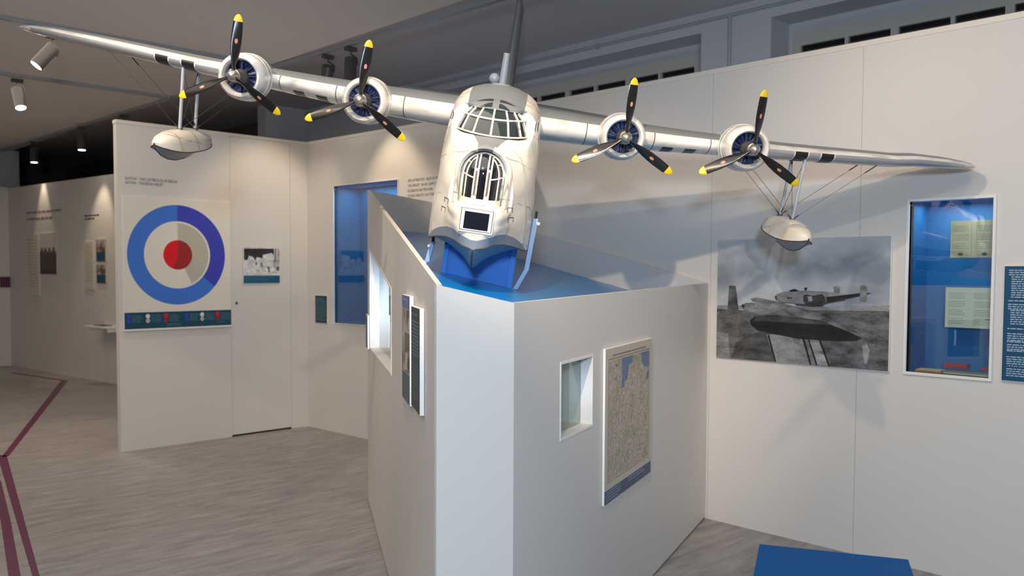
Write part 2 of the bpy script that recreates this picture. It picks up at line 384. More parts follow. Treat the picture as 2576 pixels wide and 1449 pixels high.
# surface pipe under the upper ceiling and its drop
mb = MB(); zp = ZO(3.39); mb.tube([(XO-.015, 10.0, zp+.006), (XO-.015, -3, zp-.006)], 0.0133, rail_m, 8); mb.tube([(XO-.015, 3.347*KO, zp), (XO-.015, 3.347*KO, 2.3)], 0.0133, rail_m, 8)
for yk in (4.55*KO, 6.3*KO, 1.2*KO): mb.box((XO-.03, yk-0.013, zp-.022), (XO, yk+0.013, zp+.022), rail_m)
tag(mb.build('surface_pipe', smooth=40), 'thin white pipe running high along the old wall, with one vertical drop', 'pipe')

# ---------------------------------------------------------------- lighting rails and spotlights
KL = 1.17; CAMP = Vector((0, 0, 1.6))
def rail(a, b, label):
    mb = MB(); a, b = CAMP+(Vector(a)-CAMP)*KL, CAMP+(Vector(b)-CAMP)*KL; d = (b-a).normalized(); s = d.cross(Vector((0, 0, 1)))*0.026
    for h0, h1, k in ((-0.032, 0, 1.0),):
        mb.hexa([a-s+Vector((0, 0, h0)), b-s+Vector((0, 0, h0)), b+s+Vector((0, 0, h0)), a+s+Vector((0, 0, h0)), a-s, b-s, b+s, a+s], rail_m)
    tag(mb.build('lighting_rail'), label, 'lighting rail', 'lighting rails under the low ceiling')
rail((3.665, 3.2, 3.45-0.2), (3.38, 14.5, 3.25), 'long pale rail along the edge of the low ceiling, with five spotlights on it')
rail((-2.9, 6.45, 3.25), (3.56, 6.45, 3.25), 'pale cross rail above the left wing tip, nearer of the two')
rail((-2.9, 8.30, 3.25), (3.50, 8.30, 3.25), 'farther pale cross rail at the left edge, carrying one tilted spotlight')

def lamp(x, y, d, label, on=True, L=0.19):
    top = CAMP+(Vector((x, y, 3.222))-CAMP)*KL; d = Vector(d).normalized()
    r = empty('track_spotlight', Matrix.Translation(top) @ Matrix.Scale(KL, 4), label, 'spotlight', 'black spotlights on the ceiling rails')
    mb = MB(); mb.box((-0.045, -0.02, -0.03), (0.045, 0.02, 0), lamp_m); mb.build('adapter', parent=r, bevel=0.003)
    c0 = Vector((0, 0, -0.095)); side = d.cross(Vector((0.3, 1, 0.2))).normalized()
    a = c0-d*0.015
    mb = MB(); mb.tube([(0, 0, -0.03), (0, 0, -0.05), c0+side*0.047-d*0.0+Vector((0, 0, 0.02)), c0+side*0.05+d*0.03], 0.007, lamp_m, 8); mb.build('arm', parent=r, smooth=40)
    mb = MB(); mb.lathe([(0.0, 0), (0.040, 0), (0.045, 0.006), (0.045, L-0.004), (0.047, L), (0.041, L), (0.039, L-0.02), (0.0, L-0.021)], a, d, lamp_m, 28); mb.build('housing', parent=r, smooth=40)
    mb = MB(); mb.disc(a+d*(L-0.004), d, 0.0395, lens_m, 24); lo = mb.build('lens', parent=r); lo['label'] = 'glowing lens'
    return top+(a+d*(L+0.01))*KL, d
rt = Vector((0.716, -0.698, 0)); tc_ = Vector((-0.697, -0.716, 0)); dn = Vector((0, 0, -1))
def lspot(p, d, power, angle, target=None):
    spot('spot_beam', p, target or (p+d), power, WARM, angle, 0.7, 0.03)
p, d = lamp(1.97, 6.60, rt*-0.50+dn*0.80+tc_*0.38, 'black spotlight hanging just behind the left wing tip, tilted down to the left'); lspot(p, d, 40, 60)
p, d = lamp(2.21, 8.38, rt*0.30+dn*0.9+tc_*0.25, 'black spotlight at the left edge of the photo, on the farther cross rail, lens lit'); lspot(p, d, 40, 60)
p, d = lamp(3.64, 5.74, rt*-0.10+dn*1.0+Vector((0.22, 0.42, 0)), 'black spotlight left of the vertical propeller blade, its lens hidden by the wing'); lspot(p, d, 26, 75, (4.10, 7.7, 1.9))
p, d = lamp(3.63, 5.42, rt*-0.02+dn*1.0+tc_*0.12, 'black spotlight right behind the propeller tip, its lens glowing above the engine'); lspot(p, d, 26, 70, (4.69, 6.3, 2.0))
p, d = lamp(3.52, 9.52, dn+rt*0.02, 'black spotlight half hidden behind the top of the roundel wall'); lspot(p, d, 14, 50)
p, d = lamp(3.47, 10.66, dn+rt*0.02+tc_*0.05, 'black spotlight hanging straight down, nearer of the two over the far wall'); lspot(p, d, 34, 52, (4.38, 12.7, 1.7))
p, d = lamp(3.44, 12.36, dn+rt*0.02+tc_*0.05, 'black spotlight hanging straight down, farthest away of all'); lspot(p, d, 26, 46, (4.16, 14.5, 1.6))

# ---------------------------------------------------------------- plinth
FLp, FRp, Wp, BKp, RLp = [Vector(p) for p in ((1.776, 2.169, 1.551), (2.034, 2.074, 1.489), (4.765, 3.089, 1.521), (4.745, 5.87, 2.177), (3.417, 4.909, 2.134))]
pl = empty('exhibition_plinth', Matrix.Translation((3.0, 3.2, 0)), 'tall angular white display plinth with a sloping glossy blue top, against the right wall', 'plinth')
PO = Vector((3.0, 3.2, 0))
def FZ(X, Y): return 1.46+0.208*(Y-3.7)-0.125*(X-4.765)
def ppanel(P0, P1, cols, t=0.02, mitre=0.0):
    """face from P0 to P1 (seen left to right from outside); cols: (s0,s1,zb0,zb1,zt0,zt1,istop)"""
    a = Vector((P0.x, P0.y, 0)); b = Vector((P1.x, P1.y, 0)); u = (b-a).normalized(); n = Vector((0, 0, 1)).cross(u)
    mb = MB()
    for s0, s1, b0, b1, t0, t1, top in cols:
        si = s1-(mitre if s1 == cols[-1][1] else 0)
        pts = [a+u*s0+Vector((0, 0, b0)), a+u*s1+Vector((0, 0, b1)), a+u*si+n*t+Vector((0, 0, b1)), a+u*s0+n*t+Vector((0, 0, b0)),
               a+u*s0+Vector((0, 0, t0)), a+u*s1+Vector((0, 0, t1)), a+u*si+n*t+Vector((0, 0, t1)), a+u*s0+n*t+Vector((0, 0, t0))]
        i = len(mb.v); mb.v += [tuple(p-PO) for p in pts]
        for q in ((3, 2, 1, 0), (4, 5, 6, 7), (0, 1, 5, 4), (1, 2, 6, 5), (2, 3, 7, 6), (3, 0, 4, 7)):
            mb.f.append(tuple(i+k for k in q)); mb.mi.append(mb.mi_(rim_lit if (top and q == (4, 5, 6, 7)) else plinthm))
    o = mb.build('side_panel', parent=pl); return a, u, n
Lf = (Vector((FLp.x, FLp.y))-Vector((RLp.x, RLp.y))).length
tl = lambda s: RLp.z+(FLp.z-RLp.z)*s/Lf
wz = lambda s: 1.737+(1.506-1.737)*(s-0.214)/(1.679-0.214)
zb = 0.012
aL, uL, nL = ppanel(RLp, FLp, [(0, 0.214, zb, zb, tl(0), tl(0.214), 1), (0.214, 1.679, zb, zb, 1.075, 1.075, 0), (0.214, 1.679, wz(0.214), wz(1.679), tl(0.214), tl(1.679), 1), (1.679, Lf, zb, zb, tl(1.679), tl(Lf), 1)], mitre=0.016)
ppanel(FLp, FRp, [(0, (FRp.xy-FLp.xy).length, zb, zb, FLp.z, FRp.z, 1)])
Lr = (Wp.xy-FRp.xy).length; tr_ = lambda s: FRp.z+(Wp.z-FRp.z)*s/Lr
aR, uR, nR = ppanel(FRp, Wp, [(0, 0.414, zb, zb, tr_(0), tr_(0.414), 1), (0.414, 0.778, zb, zb, 0.947, 0.947, 0), (0.414, 0.778, 1.25, 1.25, tr_(0.414), tr_(0.778), 1), (0.778, Lr, zb, zb, tr_(0.778), tr_(Lr), 1)])
ppanel(Wp+Vector((0, 0, 0)), BKp, [(0, (BKp.xy-Wp.xy).length, zb, zb, Wp.z, BKp.z, 1)])
ppanel(BKp, RLp, [(0, (RLp.xy-BKp.xy).length, zb, zb, BKp.z, RLp.z, 1)])
mb = MB()
ctr = Vector((3.3, 3.7)); cor = [FLp, FRp, Wp, BKp, RLp]
loop = [Vector((p.x, p.y))+(ctr-Vector((p.x, p.y))).normalized()*0.022 for p in cor]
mb.face([Vector((p.x, p.y, FZ(p.x, p.y)))-PO for p in loop], bluetop); mb.build('blue_top', parent=pl, fix=False)['label'] = 'glossy blue sloping top'
mb = MB()
for a_, b_ in ((RLp, FLp), (FRp, Wp), (FLp, FRp)):
    a3 = Vector((a_.x, a_.y, 0)); b3 = Vector((b_.x, b_.y, 0)); u = (b3-a3).normalized(); n = Vector((0, 0, 1)).cross(u)
    mb.hexa([p-PO for p in (a3+n*0.012, b3+n*0.012, b3+n*0.03, a3+n*0.03, a3+n*0.012+Vector((0, 0, zb)), b3+n*0.012+Vector((0, 0, zb)), b3+n*0.03+Vector((0, 0, zb)), a3+n*0.03+Vector((0, 0, zb)))], dark_open)
mb.build('base_gap', parent=pl)
mb = MB()   # slanted dark strip on the left face, painted in for a strut's shadow
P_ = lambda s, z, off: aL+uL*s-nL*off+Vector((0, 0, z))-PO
mb.hexa([P_(1.676, 1.512, 0), P_(1.682, 1.512, 0), P_(1.682, 1.512, 0.0008), P_(1.676, 1.512, 0.0008), P_(1.44, tl(1.44)-0.004, 0), P_(1.446, tl(1.446)-0.004, 0), P_(1.446, tl(1.446)-0.004, 0.0008), P_(1.44, tl(1.44)-0.004, 0.0008)], mat('strut_shadow', (140, 134, 126), 0.7))
mb.build('strut_shadow_strip', parent=pl)
def niche(a, u, n, s0, s1, zb0, zt0, zt1, depth, gl_at, lab):
    """open display niche behind a plinth face"""
    Q = lambda s, z, d: a+u*s+n*d+Vector((0, 0, z))-PO
    back = mat('niche_back', (74, 80, 72), 0.7)
    mb = MB(); d0, d1 = 0.0, depth
    mb.face([Q(s0, zb0, d0), Q(s1, zb0, d0), Q(s1, zb0, d1), Q(s0, zb0, d1)], plinthm)
    mb.face([Q(s0, zt0, d0), Q(s1, zt1, d0), Q(s1, zt1, d1), Q(s0, zt0, d1)], back)
    mb.face([Q(s0, zb0, d0), Q(s0, zb0, d1), Q(s0, zt0, d1), Q(s0, zt0, d0)], plinthm)
    mb.face([Q(s1, zb0, d0), Q(s1, zb0, d1), Q(s1, zt1, d1), Q(s1, zt1, d0)], plinthm)
    mb.face([Q(s0, zb0, d1), Q(s1, zb0, d1), Q(s1, zt1, d1), Q(s0, zt0, d1)], back)
    o = mb.build('display_niche', parent=pl)
    mb = MB(); mb.face([Q(s0, zb0, gl_at), Q(s1, zb0, gl_at), Q(s1, zt1, gl_at), Q(s0, zt0, gl_at)], glass_green)
    mb.build('glass_pane', parent=o, fix=False)
    w_ = 0.010; mb = MB()
    ring = [(s0, zb0), (s1, zb0), (s1, zt1), (s0, zt0)]; outr = [(s0-w_, zb0-w_), (s1+w_, zb0-w_), (s1+w_, zt1+w_), (s0-w_, zt0+w_)]
    for k in range(4):
        (p0, q0), (p1, q1), (p2, q2), (p3, q3) = ring[k], ring[(k+1) % 4], outr[(k+1) % 4], outr[k]
        mb.hexa([Q(p3, q3, 0), Q(p2, q2, 0), Q(p1, q1, 0), Q(p0, q0, 0), Q(p3, q3, -0.002), Q(p2, q2, -0.002), Q(p1, q1, -0.002), Q(p0, q0, -0.002)], panel_edge)
    mb.build('niche_frame', parent=o)
    return Q
Q = niche(aL, uL, nL, 0.224, 1.669, 1.085, 1.725, 1.498, 0.30, 0.06, '')
area('niche_light', Q(0.62, 1.35, 0.035)+PO, Q(0.22, 1.35, 0.10)+PO, 0.8, (0.55, 0.75, 1.0), 0.02, 0.25, 90)
Q = niche(aR, uR, nR, 0.424, 0.768, 0.957, 1.24, 1.24, 0.22, 0.05, '')
area('niche_light', Q(0.60, 1.1, 0.03)+PO, Q(0.768, 1.1, 0.05)+PO, 0.03, (0.55, 0.75, 1.0), 0.015, 0.12, 90)
PHOTO=[
(95,[(0.0,0.307),(0.24,0.306),(0.54,0.32),(1.082,0.335),(1.082,0.003),(0.0,0.0)]),
(150,[(0.0,0.33),(0.41,0.337),(0.904,0.356),(1.082,0.365),(1.082,0.333),(0.54,0.319),(0.0,0.306)]),
(88,[(0.085,0.456),(0.132,0.454),(0.156,0.3),(0.234,0.278),(0.264,0.18),(0.202,0.145),(0.109,0.127),(0.074,0.259)]),
(120,[(0.0,0.159),(0.084,0.157),(0.097,0.005),(0.0,0.0)]),
(72,[(0.104,0.005),(0.139,0.097),(0.202,0.145),(0.291,0.175),(0.373,0.173),(0.416,0.004),(0.197,0.001)]),
(150,[(0.346,0.165),(0.582,0.167),(0.635,0.001),(0.413,0.003)]),
(30,[(0.353,0.163),(0.366,0.162),(0.416,0.003),(0.406,0.003)]),
(125,[(0.569,0.169),(0.681,0.17),(0.752,0.005),(0.635,0.003)]),
(25,[(0.575,0.169),(0.587,0.169),(0.639,0.003),(0.628,0.003)]),
(25,[(0.607,0.168),(0.618,0.168),(0.676,0.003),(0.667,0.003)]),
(165,[(0.626,0.137),(0.679,0.135),(0.71,0.088),(0.647,0.088)]),
(165,[(0.656,0.071),(0.72,0.068),(0.741,0.007),(0.676,0.006)]),
(25,[(0.675,0.166),(0.686,0.166),(0.751,0.005),(0.741,0.005)]),
(110,[(0.511,0.163),(0.543,0.168),(0.569,0.142),(0.564,0.118),(0.531,0.122)]),
(150,[(0.935,0.136),(0.96,0.149),(0.978,0.111),(0.968,0.048),(0.954,0.03),(0.941,0.086)]),
(118,[(0.239,0.377),(0.274,0.386),(0.422,0.365),(0.685,0.302),(0.86,0.218),(0.931,0.182),(0.686,0.261),(0.541,0.284),(0.41,0.325),(0.315,0.352),(0.253,0.36)]),
(125,[(0.173,0.335),(0.205,0.351),(0.336,0.355),(0.423,0.34),(0.544,0.295),(0.411,0.284),(0.303,0.286),(0.234,0.297),(0.192,0.308)]),
(60,[(0.173,0.335),(0.187,0.344),(0.195,0.33),(0.19,0.311)]),
(32,[(0.235,0.244),(0.269,0.27),(0.371,0.282),(0.573,0.271),(0.686,0.266),(0.861,0.206),(0.934,0.177),(0.897,0.158),(0.731,0.149),(0.544,0.151),(0.291,0.184),(0.242,0.219)]),
(70,[(0.276,0.267),(0.371,0.28),(0.573,0.268),(0.686,0.263),(0.759,0.241),(0.574,0.241),(0.344,0.245),(0.263,0.242)]),
(140,[(0.402,0.395),(0.415,0.41),(0.447,0.423),(0.493,0.429),(0.538,0.434),(0.589,0.434),(0.694,0.431),(0.785,0.425),(0.873,0.412),(0.902,0.407),(0.833,0.383),(0.726,0.362),(0.696,0.346),(0.634,0.341),(0.54,0.346),(0.527,0.356),(0.455,0.358),(0.409,0.373)]),
(70,[(0.409,0.373),(0.455,0.363),(0.539,0.357),(0.634,0.358),(0.726,0.374),(0.833,0.391),(0.833,0.383),(0.726,0.362),(0.696,0.346),(0.634,0.341),(0.54,0.346),(0.527,0.356),(0.455,0.358)]),
(35,[(0.719,0.4),(0.862,0.419),(0.936,0.43),(0.982,0.428),(0.937,0.414),(0.786,0.381),(0.726,0.365)]),
(55,[(0.58,0.405),(0.602,0.413),(0.639,0.406),(0.695,0.417),(0.713,0.402),(0.72,0.374),(0.684,0.348),(0.603,0.348),(0.584,0.369)]),
(150,[(0.608,0.4),(0.633,0.403),(0.64,0.377),(0.615,0.37)]),
(120,[(0.763,0.46),(0.784,0.466),(0.801,0.457),(0.8,0.427),(0.767,0.428)]),
(110,[(0.918,0.467),(0.941,0.471),(0.954,0.459),(0.957,0.392),(0.946,0.38),(0.92,0.378),(0.916,0.391)]),
(30,[(0.585,0.451),(0.606,0.452),(0.6,0.435),(0.592,0.434)]),
(45,[(0.49,0.433),(0.525,0.444),(0.554,0.434),(0.528,0.427),(0.499,0.426)]),
(40,[(0.482,0.394),(0.494,0.394),(0.494,0.384),(0.482,0.383)]),
(40,[(0.499,0.394),(0.51,0.394),(0.511,0.384),(0.499,0.384)]),
(45,[(0.4,0.398),(0.408,0.401),(0.417,0.375),(0.405,0.379)])]
SMALL=[
(45,[(0.007,0.328),(0.321,0.334),(0.32,0.266),(0.298,0.29),(0.204,0.273),(0.197,0.235),(0.169,0.244),(0.137,0.249),(0.124,0.214),(0.099,0.251),(0.056,0.262),(0.04,0.219),(0.006,0.221)]),
(190,[(0.324,0.337),(0.379,0.338),(0.381,0.116),(0.322,0.128)]),
(110,[(0.33,0.337),(0.342,0.338),(0.339,0.187),(0.326,0.216)]),
(120,[(0.366,0.338),(0.375,0.338),(0.38,0.187),(0.372,0.187)]),
(90,[(0.248,0.16),(0.271,0.157),(0.277,0.101),(0.26,0.104)]),
(90,[(0.345,0.157),(0.375,0.16),(0.381,0.119),(0.348,0.119)]),
(120,[(0.124,0.214),(0.14,0.203),(0.143,0.168),(0.124,0.171)]),
(120,[(0.175,0.191),(0.197,0.203),(0.2,0.151),(0.178,0.162)]),
(130,[(0.067,0.133),(0.086,0.098),(0.073,0.104)]),
(140,[(0.124,0.13),(0.155,0.127),(0.161,0.098)]),
(140,[(0.181,0.127),(0.232,0.116),(0.219,0.11)]),
(150,[(0.31,0.228),(0.323,0.216),(0.329,0.128),(0.316,0.157)])]
# ---------------------------------------------------------------- panels and cases on the walls
def board(name, mw, label, cat, w_, h_, t=0.018, edge=None, group=None):
    r = empty(name, mw, label, cat, group)
    mb = MB(); mb.box((0, -t-0.002, 0), (w_, -0.002, h_), edge or panel_edge); mb.build('backing_board', parent=r, bevel=0.0012)
    return r, -t-0.0026
def at(f, x, z): return f @ Matrix.Translation((x, 0, z))
def rect(mb, x0, z0, x1, z1, y, m): mb.face([(x0, y, z0), (x1, y, z0), (x1, y, z1), (x0, y, z1)], m)
# --- roundel panel
RW, RH = 0.985, 1.153
r, y = board('roundel_panel', at(f_left, 0.034, 1.069), 'large square panel with a blue, white and red roundel above a teal caption strip', 'display panel', RW, RH, 0.016)
mb = MB(); rect(mb, 0.004, 0.145, RW-0.002, RH-0.003, y, panel_w); mb.build('roundel_print', parent=r, fix=False)
cx, cz = 0.480, 0.651
def sector(mb, r0, r1, a0, a1, yy, m, n=90):
    n = max(4, int(n*abs(a1-a0)/360))
    A = [math.radians(a0+(a1-a0)*k/n) for k in range(n+1)]
    for k in range(n):
        p = [(cx+r1*math.sin(A[k]), yy, cz+r1*math.cos(A[k])), (cx+r1*math.sin(A[k+1]), yy, cz+r1*math.cos(A[k+1]))]
        if r0 > 0: p += [(cx+r0*math.sin(A[k+1]), yy, cz+r0*math.cos(A[k+1])), (cx+r0*math.sin(A[k]), yy, cz+r0*math.cos(A[k]))]
        else: p += [(cx, yy, cz)]
        mb.face(p, m)
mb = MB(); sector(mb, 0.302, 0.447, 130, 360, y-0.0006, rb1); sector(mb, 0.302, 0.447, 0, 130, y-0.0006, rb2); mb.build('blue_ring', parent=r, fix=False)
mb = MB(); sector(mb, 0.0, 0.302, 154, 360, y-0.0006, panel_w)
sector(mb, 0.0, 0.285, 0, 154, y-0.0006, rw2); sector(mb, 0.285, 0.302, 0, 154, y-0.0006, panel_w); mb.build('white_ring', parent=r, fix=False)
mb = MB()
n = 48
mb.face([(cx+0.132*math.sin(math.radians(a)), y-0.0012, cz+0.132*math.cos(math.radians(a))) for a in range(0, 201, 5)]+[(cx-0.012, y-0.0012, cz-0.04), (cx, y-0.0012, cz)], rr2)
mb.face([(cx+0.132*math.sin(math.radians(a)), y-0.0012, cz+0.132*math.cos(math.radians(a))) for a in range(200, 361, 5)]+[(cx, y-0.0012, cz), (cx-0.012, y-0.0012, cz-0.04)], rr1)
mb.build('red_disc', parent=r, fix=False)
mb = MB(); rect(mb, 0.004, 0.0, RW-0.002, 0.143, y-0.0002, teal)
for k, (xx, c) in enumerate(((0.04, rb2), (0.205, panel_w), (0.365, rr1), (0.555, rb2), (0.70, panel_w), (0.85, rr1))):
    for q, dz in ((0, 0.108), (1, 0.068)):
        mb.face([(xx+0.019*math.cos(t), y-0.0008, dz+0.02*math.sin(t)) for t in [2*math.pi*i/16 for i in range(16)]], c if q == 0 else {rb2: rb2, panel_w: rw2, rr1: rr2}[c])
    lines_mb(mb, xx+0.03, xx+0.125, 0.112, 5, 0.014, 0.006, tealtx, y-0.0008, k)
lines_mb(mb, 0.37, 0.50, 0.03, 2, 0.013, 0.006, tealtx, y-0.0008, 9); lines_mb(mb, 0.85, 0.93, 0.03, 1, 0.013, 0.006, tealtx, y-0.0008, 10)
mb.build('caption_strip', parent=r, fix=False)
mb = MB(); mb.box((-0.004, -0.03, -0.016), (RW+0.002, -0.002, -0.001), panel_edge); mb.build('bottom_ledge', parent=r, bevel=0.001)
# --- wall lettering (left wall)
r = empty('wall_heading', at(f_left, 0.066, 2.34), 'two lines of dark capital lettering above the roundel panel on the wall', 'lettering')
text_part('lettering', 'GATOW – THE LUFTBRÜCKE IM BERLIN', 0.036, mat('wall_lettering', (88, 90, 88), 0.6), r, 0, -0.001, 0.024, width=0.455)
text_part('lettering', 'GATOW – THE BERLIN AIRLIFT', 0.036, MATS['wall_lettering'], r, 0, -0.001, -0.012, width=0.33)
# --- small photo
def picture(mb, polys, y, w_, h_, bg=None, dy=0.0004):
    if bg is not None: rect(mb, 0, 0, w_, h_, y, bg)
    for k, (g, pts) in enumerate(polys): mb.face([(min(max(a, 0), w_), y-dy*(k+1)*0.5, min(max(b, 0), h_)) for a, b in pts], grey(g))
r, y = board('photo_panel', at(f_left, 1.149, 1.462), 'small white-framed black and white photo of people, teal caption beneath, on the door', 'photo', 0.382, 0.34, 0.012)
mb = MB(); rect(mb, 0, 0.075, 0.382, 0.34, y, grey(212)); picture(mb, SMALL, y, 0.375, 0.34); mb.build('photo_print', parent=r, fix=False)
mb = MB(); rect(mb, 0, 0.0, 0.382, 0.072, y, mat('teal_caption', (24, 88, 122), 0.5)); lines_mb(mb, 0.012, 0.33, 0.058, 4, 0.013, 0.006, mat('caption_text', (56, 112, 140), 0.5), y-0.0005, 3); mb.build('caption_strip', parent=r, fix=False)
# --- teal sign left of the middle case
mu = lambda Y: (7.715-Y)/0.99886
r, y = board('text_panel', at(f_mid, mu(7.565), 1.061), 'small dark teal text panel left of the tall blue display case', 'sign', 0.205, 0.277, 0.012)
mb = MB(); rect(mb, 0.003, 0.003, 0.202, 0.274, y, mat('dark_teal_print', (22, 62, 78), 0.5)); lines_mb(mb, 0.015, 0.19, 0.24, 12, 0.019, 0.008, tealtx, y-0.0005, 5); mb.build('text_print', parent=r, fix=False)
# --- middle wall heading
r = empty('wall_text', at(f_mid, mu(6.157), 2.37), 'four lines of grey capital lettering between the blue case and the aircraft nose', 'lettering')
for k, (s, w_) in enumerate((('DIE LUFTBRÜCKE · HILFE ZU WASSER', 0.47), ('THE AIRLIFT, HAVEL SUPPLY SEAPLANES', 0.53), ('FLUGBOOTE AUF DER HAVEL', 0.33), ('FLYING BOATS ON THE HAVEL', 0.45))):
    text_part('lettering', s, 0.034, mat('grey_lettering', (112, 108, 100), 0.6) if k == 0 else MATS['grey_lettering'], r, 0, -0.001, -0.045*k, width=w_)
# --- display cases
def case(name, mw, w_, h_, dep, label, fr=0.014, lit=2.0, lightcol=(1.0, 0.96, 0.9), flush=True):
    r = empty(name, mw, label, 'display case')
    mb = MB()
    mb.face([(0, 0, 0), (w_, 0, 0), (w_, dep, 0), (0, dep, 0)], bluebox); mb.face([(0, 0, h_), (w_, 0, h_), (w_, dep, h_), (0, dep, h_)], bluebox)
    mb.face([(0, 0, 0), (0, dep, 0), (0, dep, h_), (0, 0, h_)], bluebox); mb.face([(w_, 0, 0), (w_, dep, 0), (w_, dep, h_), (w_, 0, h_)], bluebox)
    mb.face([(0, dep, 0), (w_, dep, 0), (w_, dep, h_), (0, dep, h_)], bluebox); mb.build('blue_lining', parent=r)
    mb = MB(); mb.box((0.001, 0.012, 0.001), (w_-0.001, 0.018, h_-0.001), glass_case); mb.build('glass_pane', parent=r)
    mb = MB(); yo = -0.012
    mb.box((-fr, yo, -fr), (w_+fr, 0.0, 0), panel_edge); mb.box((-fr, yo, h_), (w_+fr, 0.0, h_+fr), panel_edge)
    mb.box((-fr, yo, 0), (0, 0.0, h_), panel_edge); mb.box((w_, yo, 0), (w_+fr, 0.0, h_), panel_edge); mb.build('case_frame', parent=r, bevel=0.001)
    o = area('case_light', mw @ Vector((w_/2, dep*0.5, h_-0.01)), mw @ Vector((w_/2, dep*0.6, 0)), lit, lightcol, w_*0.8, dep*0.3)
    return r
cm = at(f_mid, 0.462, 1.074)
case('display_case', cm, 0.969, 1.326, 0.30, 'tall blue display case in the wall, partly hidden by the plinth', 0.006, 3)
mb = MB(); rows = []
for z, rr in ((0, 0.0), (0, 0.10), (0.04, 0.115), (0.10, 0.09), (0.16, 0.06), (0.20, 0.035), (0.21, 0.0)):
    rows.append([(rr*math.cos(t)*(1+0.15*math.sin(3*t)), rr*0.8*math.sin(t), z+0.012*math.sin(2*t)*(rr > 0.02)*(z > 0.02)) for t in [2*math.pi*k/20 for k in range(20)]])
mb.grid(rows, tan_m, True)
tag(mb.build('leather_cap', smooth=60, mw=cm @ Matrix.Translation((0.80, 0.16, 0.0))), 'tan leather object lying on the floor of the tall blue case', 'leather cap')
cr = at(f_right, 3.156, 1.062)
case('display_case', cr, 0.409, 0.91, 0.26, 'blue display case in the right wall holding two paper documents', 0.014, 1.3)
# text on documents
def document(name, mw, w_, h_, m, label, seed, stamp=False, border=False):
    r = empty(name, mw, label, 'document')
    mb = MB(); mb.box((0, -0.003, 0), (w_, 0, h_), m); mb.build('paper_sheet', parent=r)
    h2 = w_/2
    for q in (0, 1):
        mb = MB()
        x0 = q*h2+0.016
        for k in range(4): lines_mb(mb, x0, x0+h2-0.04, h_-0.03-k*0.045, 4, 0.009, 0.0022, txt_soft, -0.0036, seed+k+q*7)
        if border:
            for a, b, c_, d_ in ((x0-0.006, 0.014, x0-0.0045, h_-0.012), (x0+h2-0.03, 0.014, x0+h2-0.0285, h_-0.012), (x0-0.006, 0.014, x0+h2-0.03, 0.0155)): rect(mb, a, b, c_, d_, -0.0036, txt_soft)
        if stamp: mb.face([(x0+0.035+0.014*math.cos(t), -0.0037, 0.018+0.009*math.sin(t)) for t in [2*math.pi*i/14 for i in range(14)]], txt)
        if not stamp and q: rect(mb, w_*0.78, 0.045, w_*0.92, 0.049, -0.0037, txt)
        mb.build('page_print', parent=r, fix=False)
document('paper_document', cr @ Matrix.Translation((0.168, 0.12, 0.612)), 0.232, 0.195, paper, 'yellowed open booklet page pinned high in the right blue case', 3, True, True)
document('paper_document', cr @ Matrix.Translation((0.150, 0.12, 0.243)), 0.250, 0.212, paper2, 'white printed double page in the lower half of the right blue case', 31)
mb = MB(); mb.box((0, 0, 0), (0.115, 0.06, 0.024), redbox); mb.box((0.004, -0.001, 0.008), (0.111, 0, 0.012), MATS['red_card'])
tag(mb.build('red_booklet', bevel=0.003, mw=cr @ Matrix.Translation((0.145, 0.13, 0.024))), 'small red booklet lying at the bottom of the right blue case, left one', 'booklet')
mb = MB(); mb.box((0, 0, 0), (0.07, 0.05, 0.012), redbox)
tag(mb.build('red_booklet', bevel=0.002, mw=cr @ Matrix.Translation((0.325, 0.13, 0.024))), 'thin red booklet at the right edge inside the right blue case', 'booklet')
mb = MB(); mb.box((0, 0, 0), (0.13, 0.09, 0.010), orange); mb.box((0.002, 0.002, 0.010), (0.125, 0.085, 0.013), paper)
tag(mb.build('orange_folder', mw=cr @ Matrix.Translation((0.035, 0.035, 0.001)) @ Matrix.Rotation(0.05, 4, 'Z')), 'orange card folder lying flat at the bottom left of the right blue case', 'folder')
mb = MB(); mb.box((0, 0, 0), (0.22, 0.08, 0.012), olive); mb.box((0.003, -0.0005, 0.003), (0.217, 0, 0.009), paper)
tag(mb.build('olive_folder', mw=cr @ Matrix.Translation((0.175, 0.035, 0.001))), 'olive card folder lying flat at the bottom right of the right blue case', 'folder')
# --- big photo on the right wall
sky = mat('photo_sky', (150, 158, 166), 0.32)
nt = NT(sky); f1 = nt.noise(1.6, 4, (1.0, 1.0, 1.8)); nt.col(nt.mix(nt.step(f1, 0.35, 0.66), srgb((136, 144, 156)), srgb((226, 228, 228))))
r, y = board('photo_panel', at(f_right, 5.0-3.013, 1.052), 'large black and white photo of a plane above an engine on the right wall', 'photo', 1.082, 0.743, 0.016)
mb = MB(); picture(mb, PHOTO, y, 1.080, 0.741, sky, 0.0003); mb.build('photo_print', parent=r, fix=False)
# --- teal text panel, cut by the right edge of the photo
r, y = board('text_panel', at(f_right, 5.0-1.377, 1.058), 'tall teal panel of white text, cut off by the right edge of the photo', 'sign', 0.36, 0.574, 0.016)
mb = MB(); rect(mb, 0.004, 0.003, 0.357, 0.571, y, mat('teal_blue_print', (0, 76, 112), 0.5)); tt = mat('pale_text', (176, 194, 208), 0.5)
for k, (z1, n_, ind) in enumerate(((0.548, 3, 0), (0.515, 10, 1), (0.398, 1, 0), (0.38, 3, 0), (0.35, 7, 1), (0.26, 1, 0), (0.235, 4, 0), (0.195, 1, 0), (0.18, 3, 0), (0.15, 1, 0), (0.12, 5, 0), (0.075, 1, 0), (0.06, 4, 0))):
    lines_mb(mb, 0.024+0.012*ind, 0.335, z1, n_, 0.011, 0.005, tt, y-0.0005, k+50, 0.15)
mb.build('text_print', parent=r, fix=False)
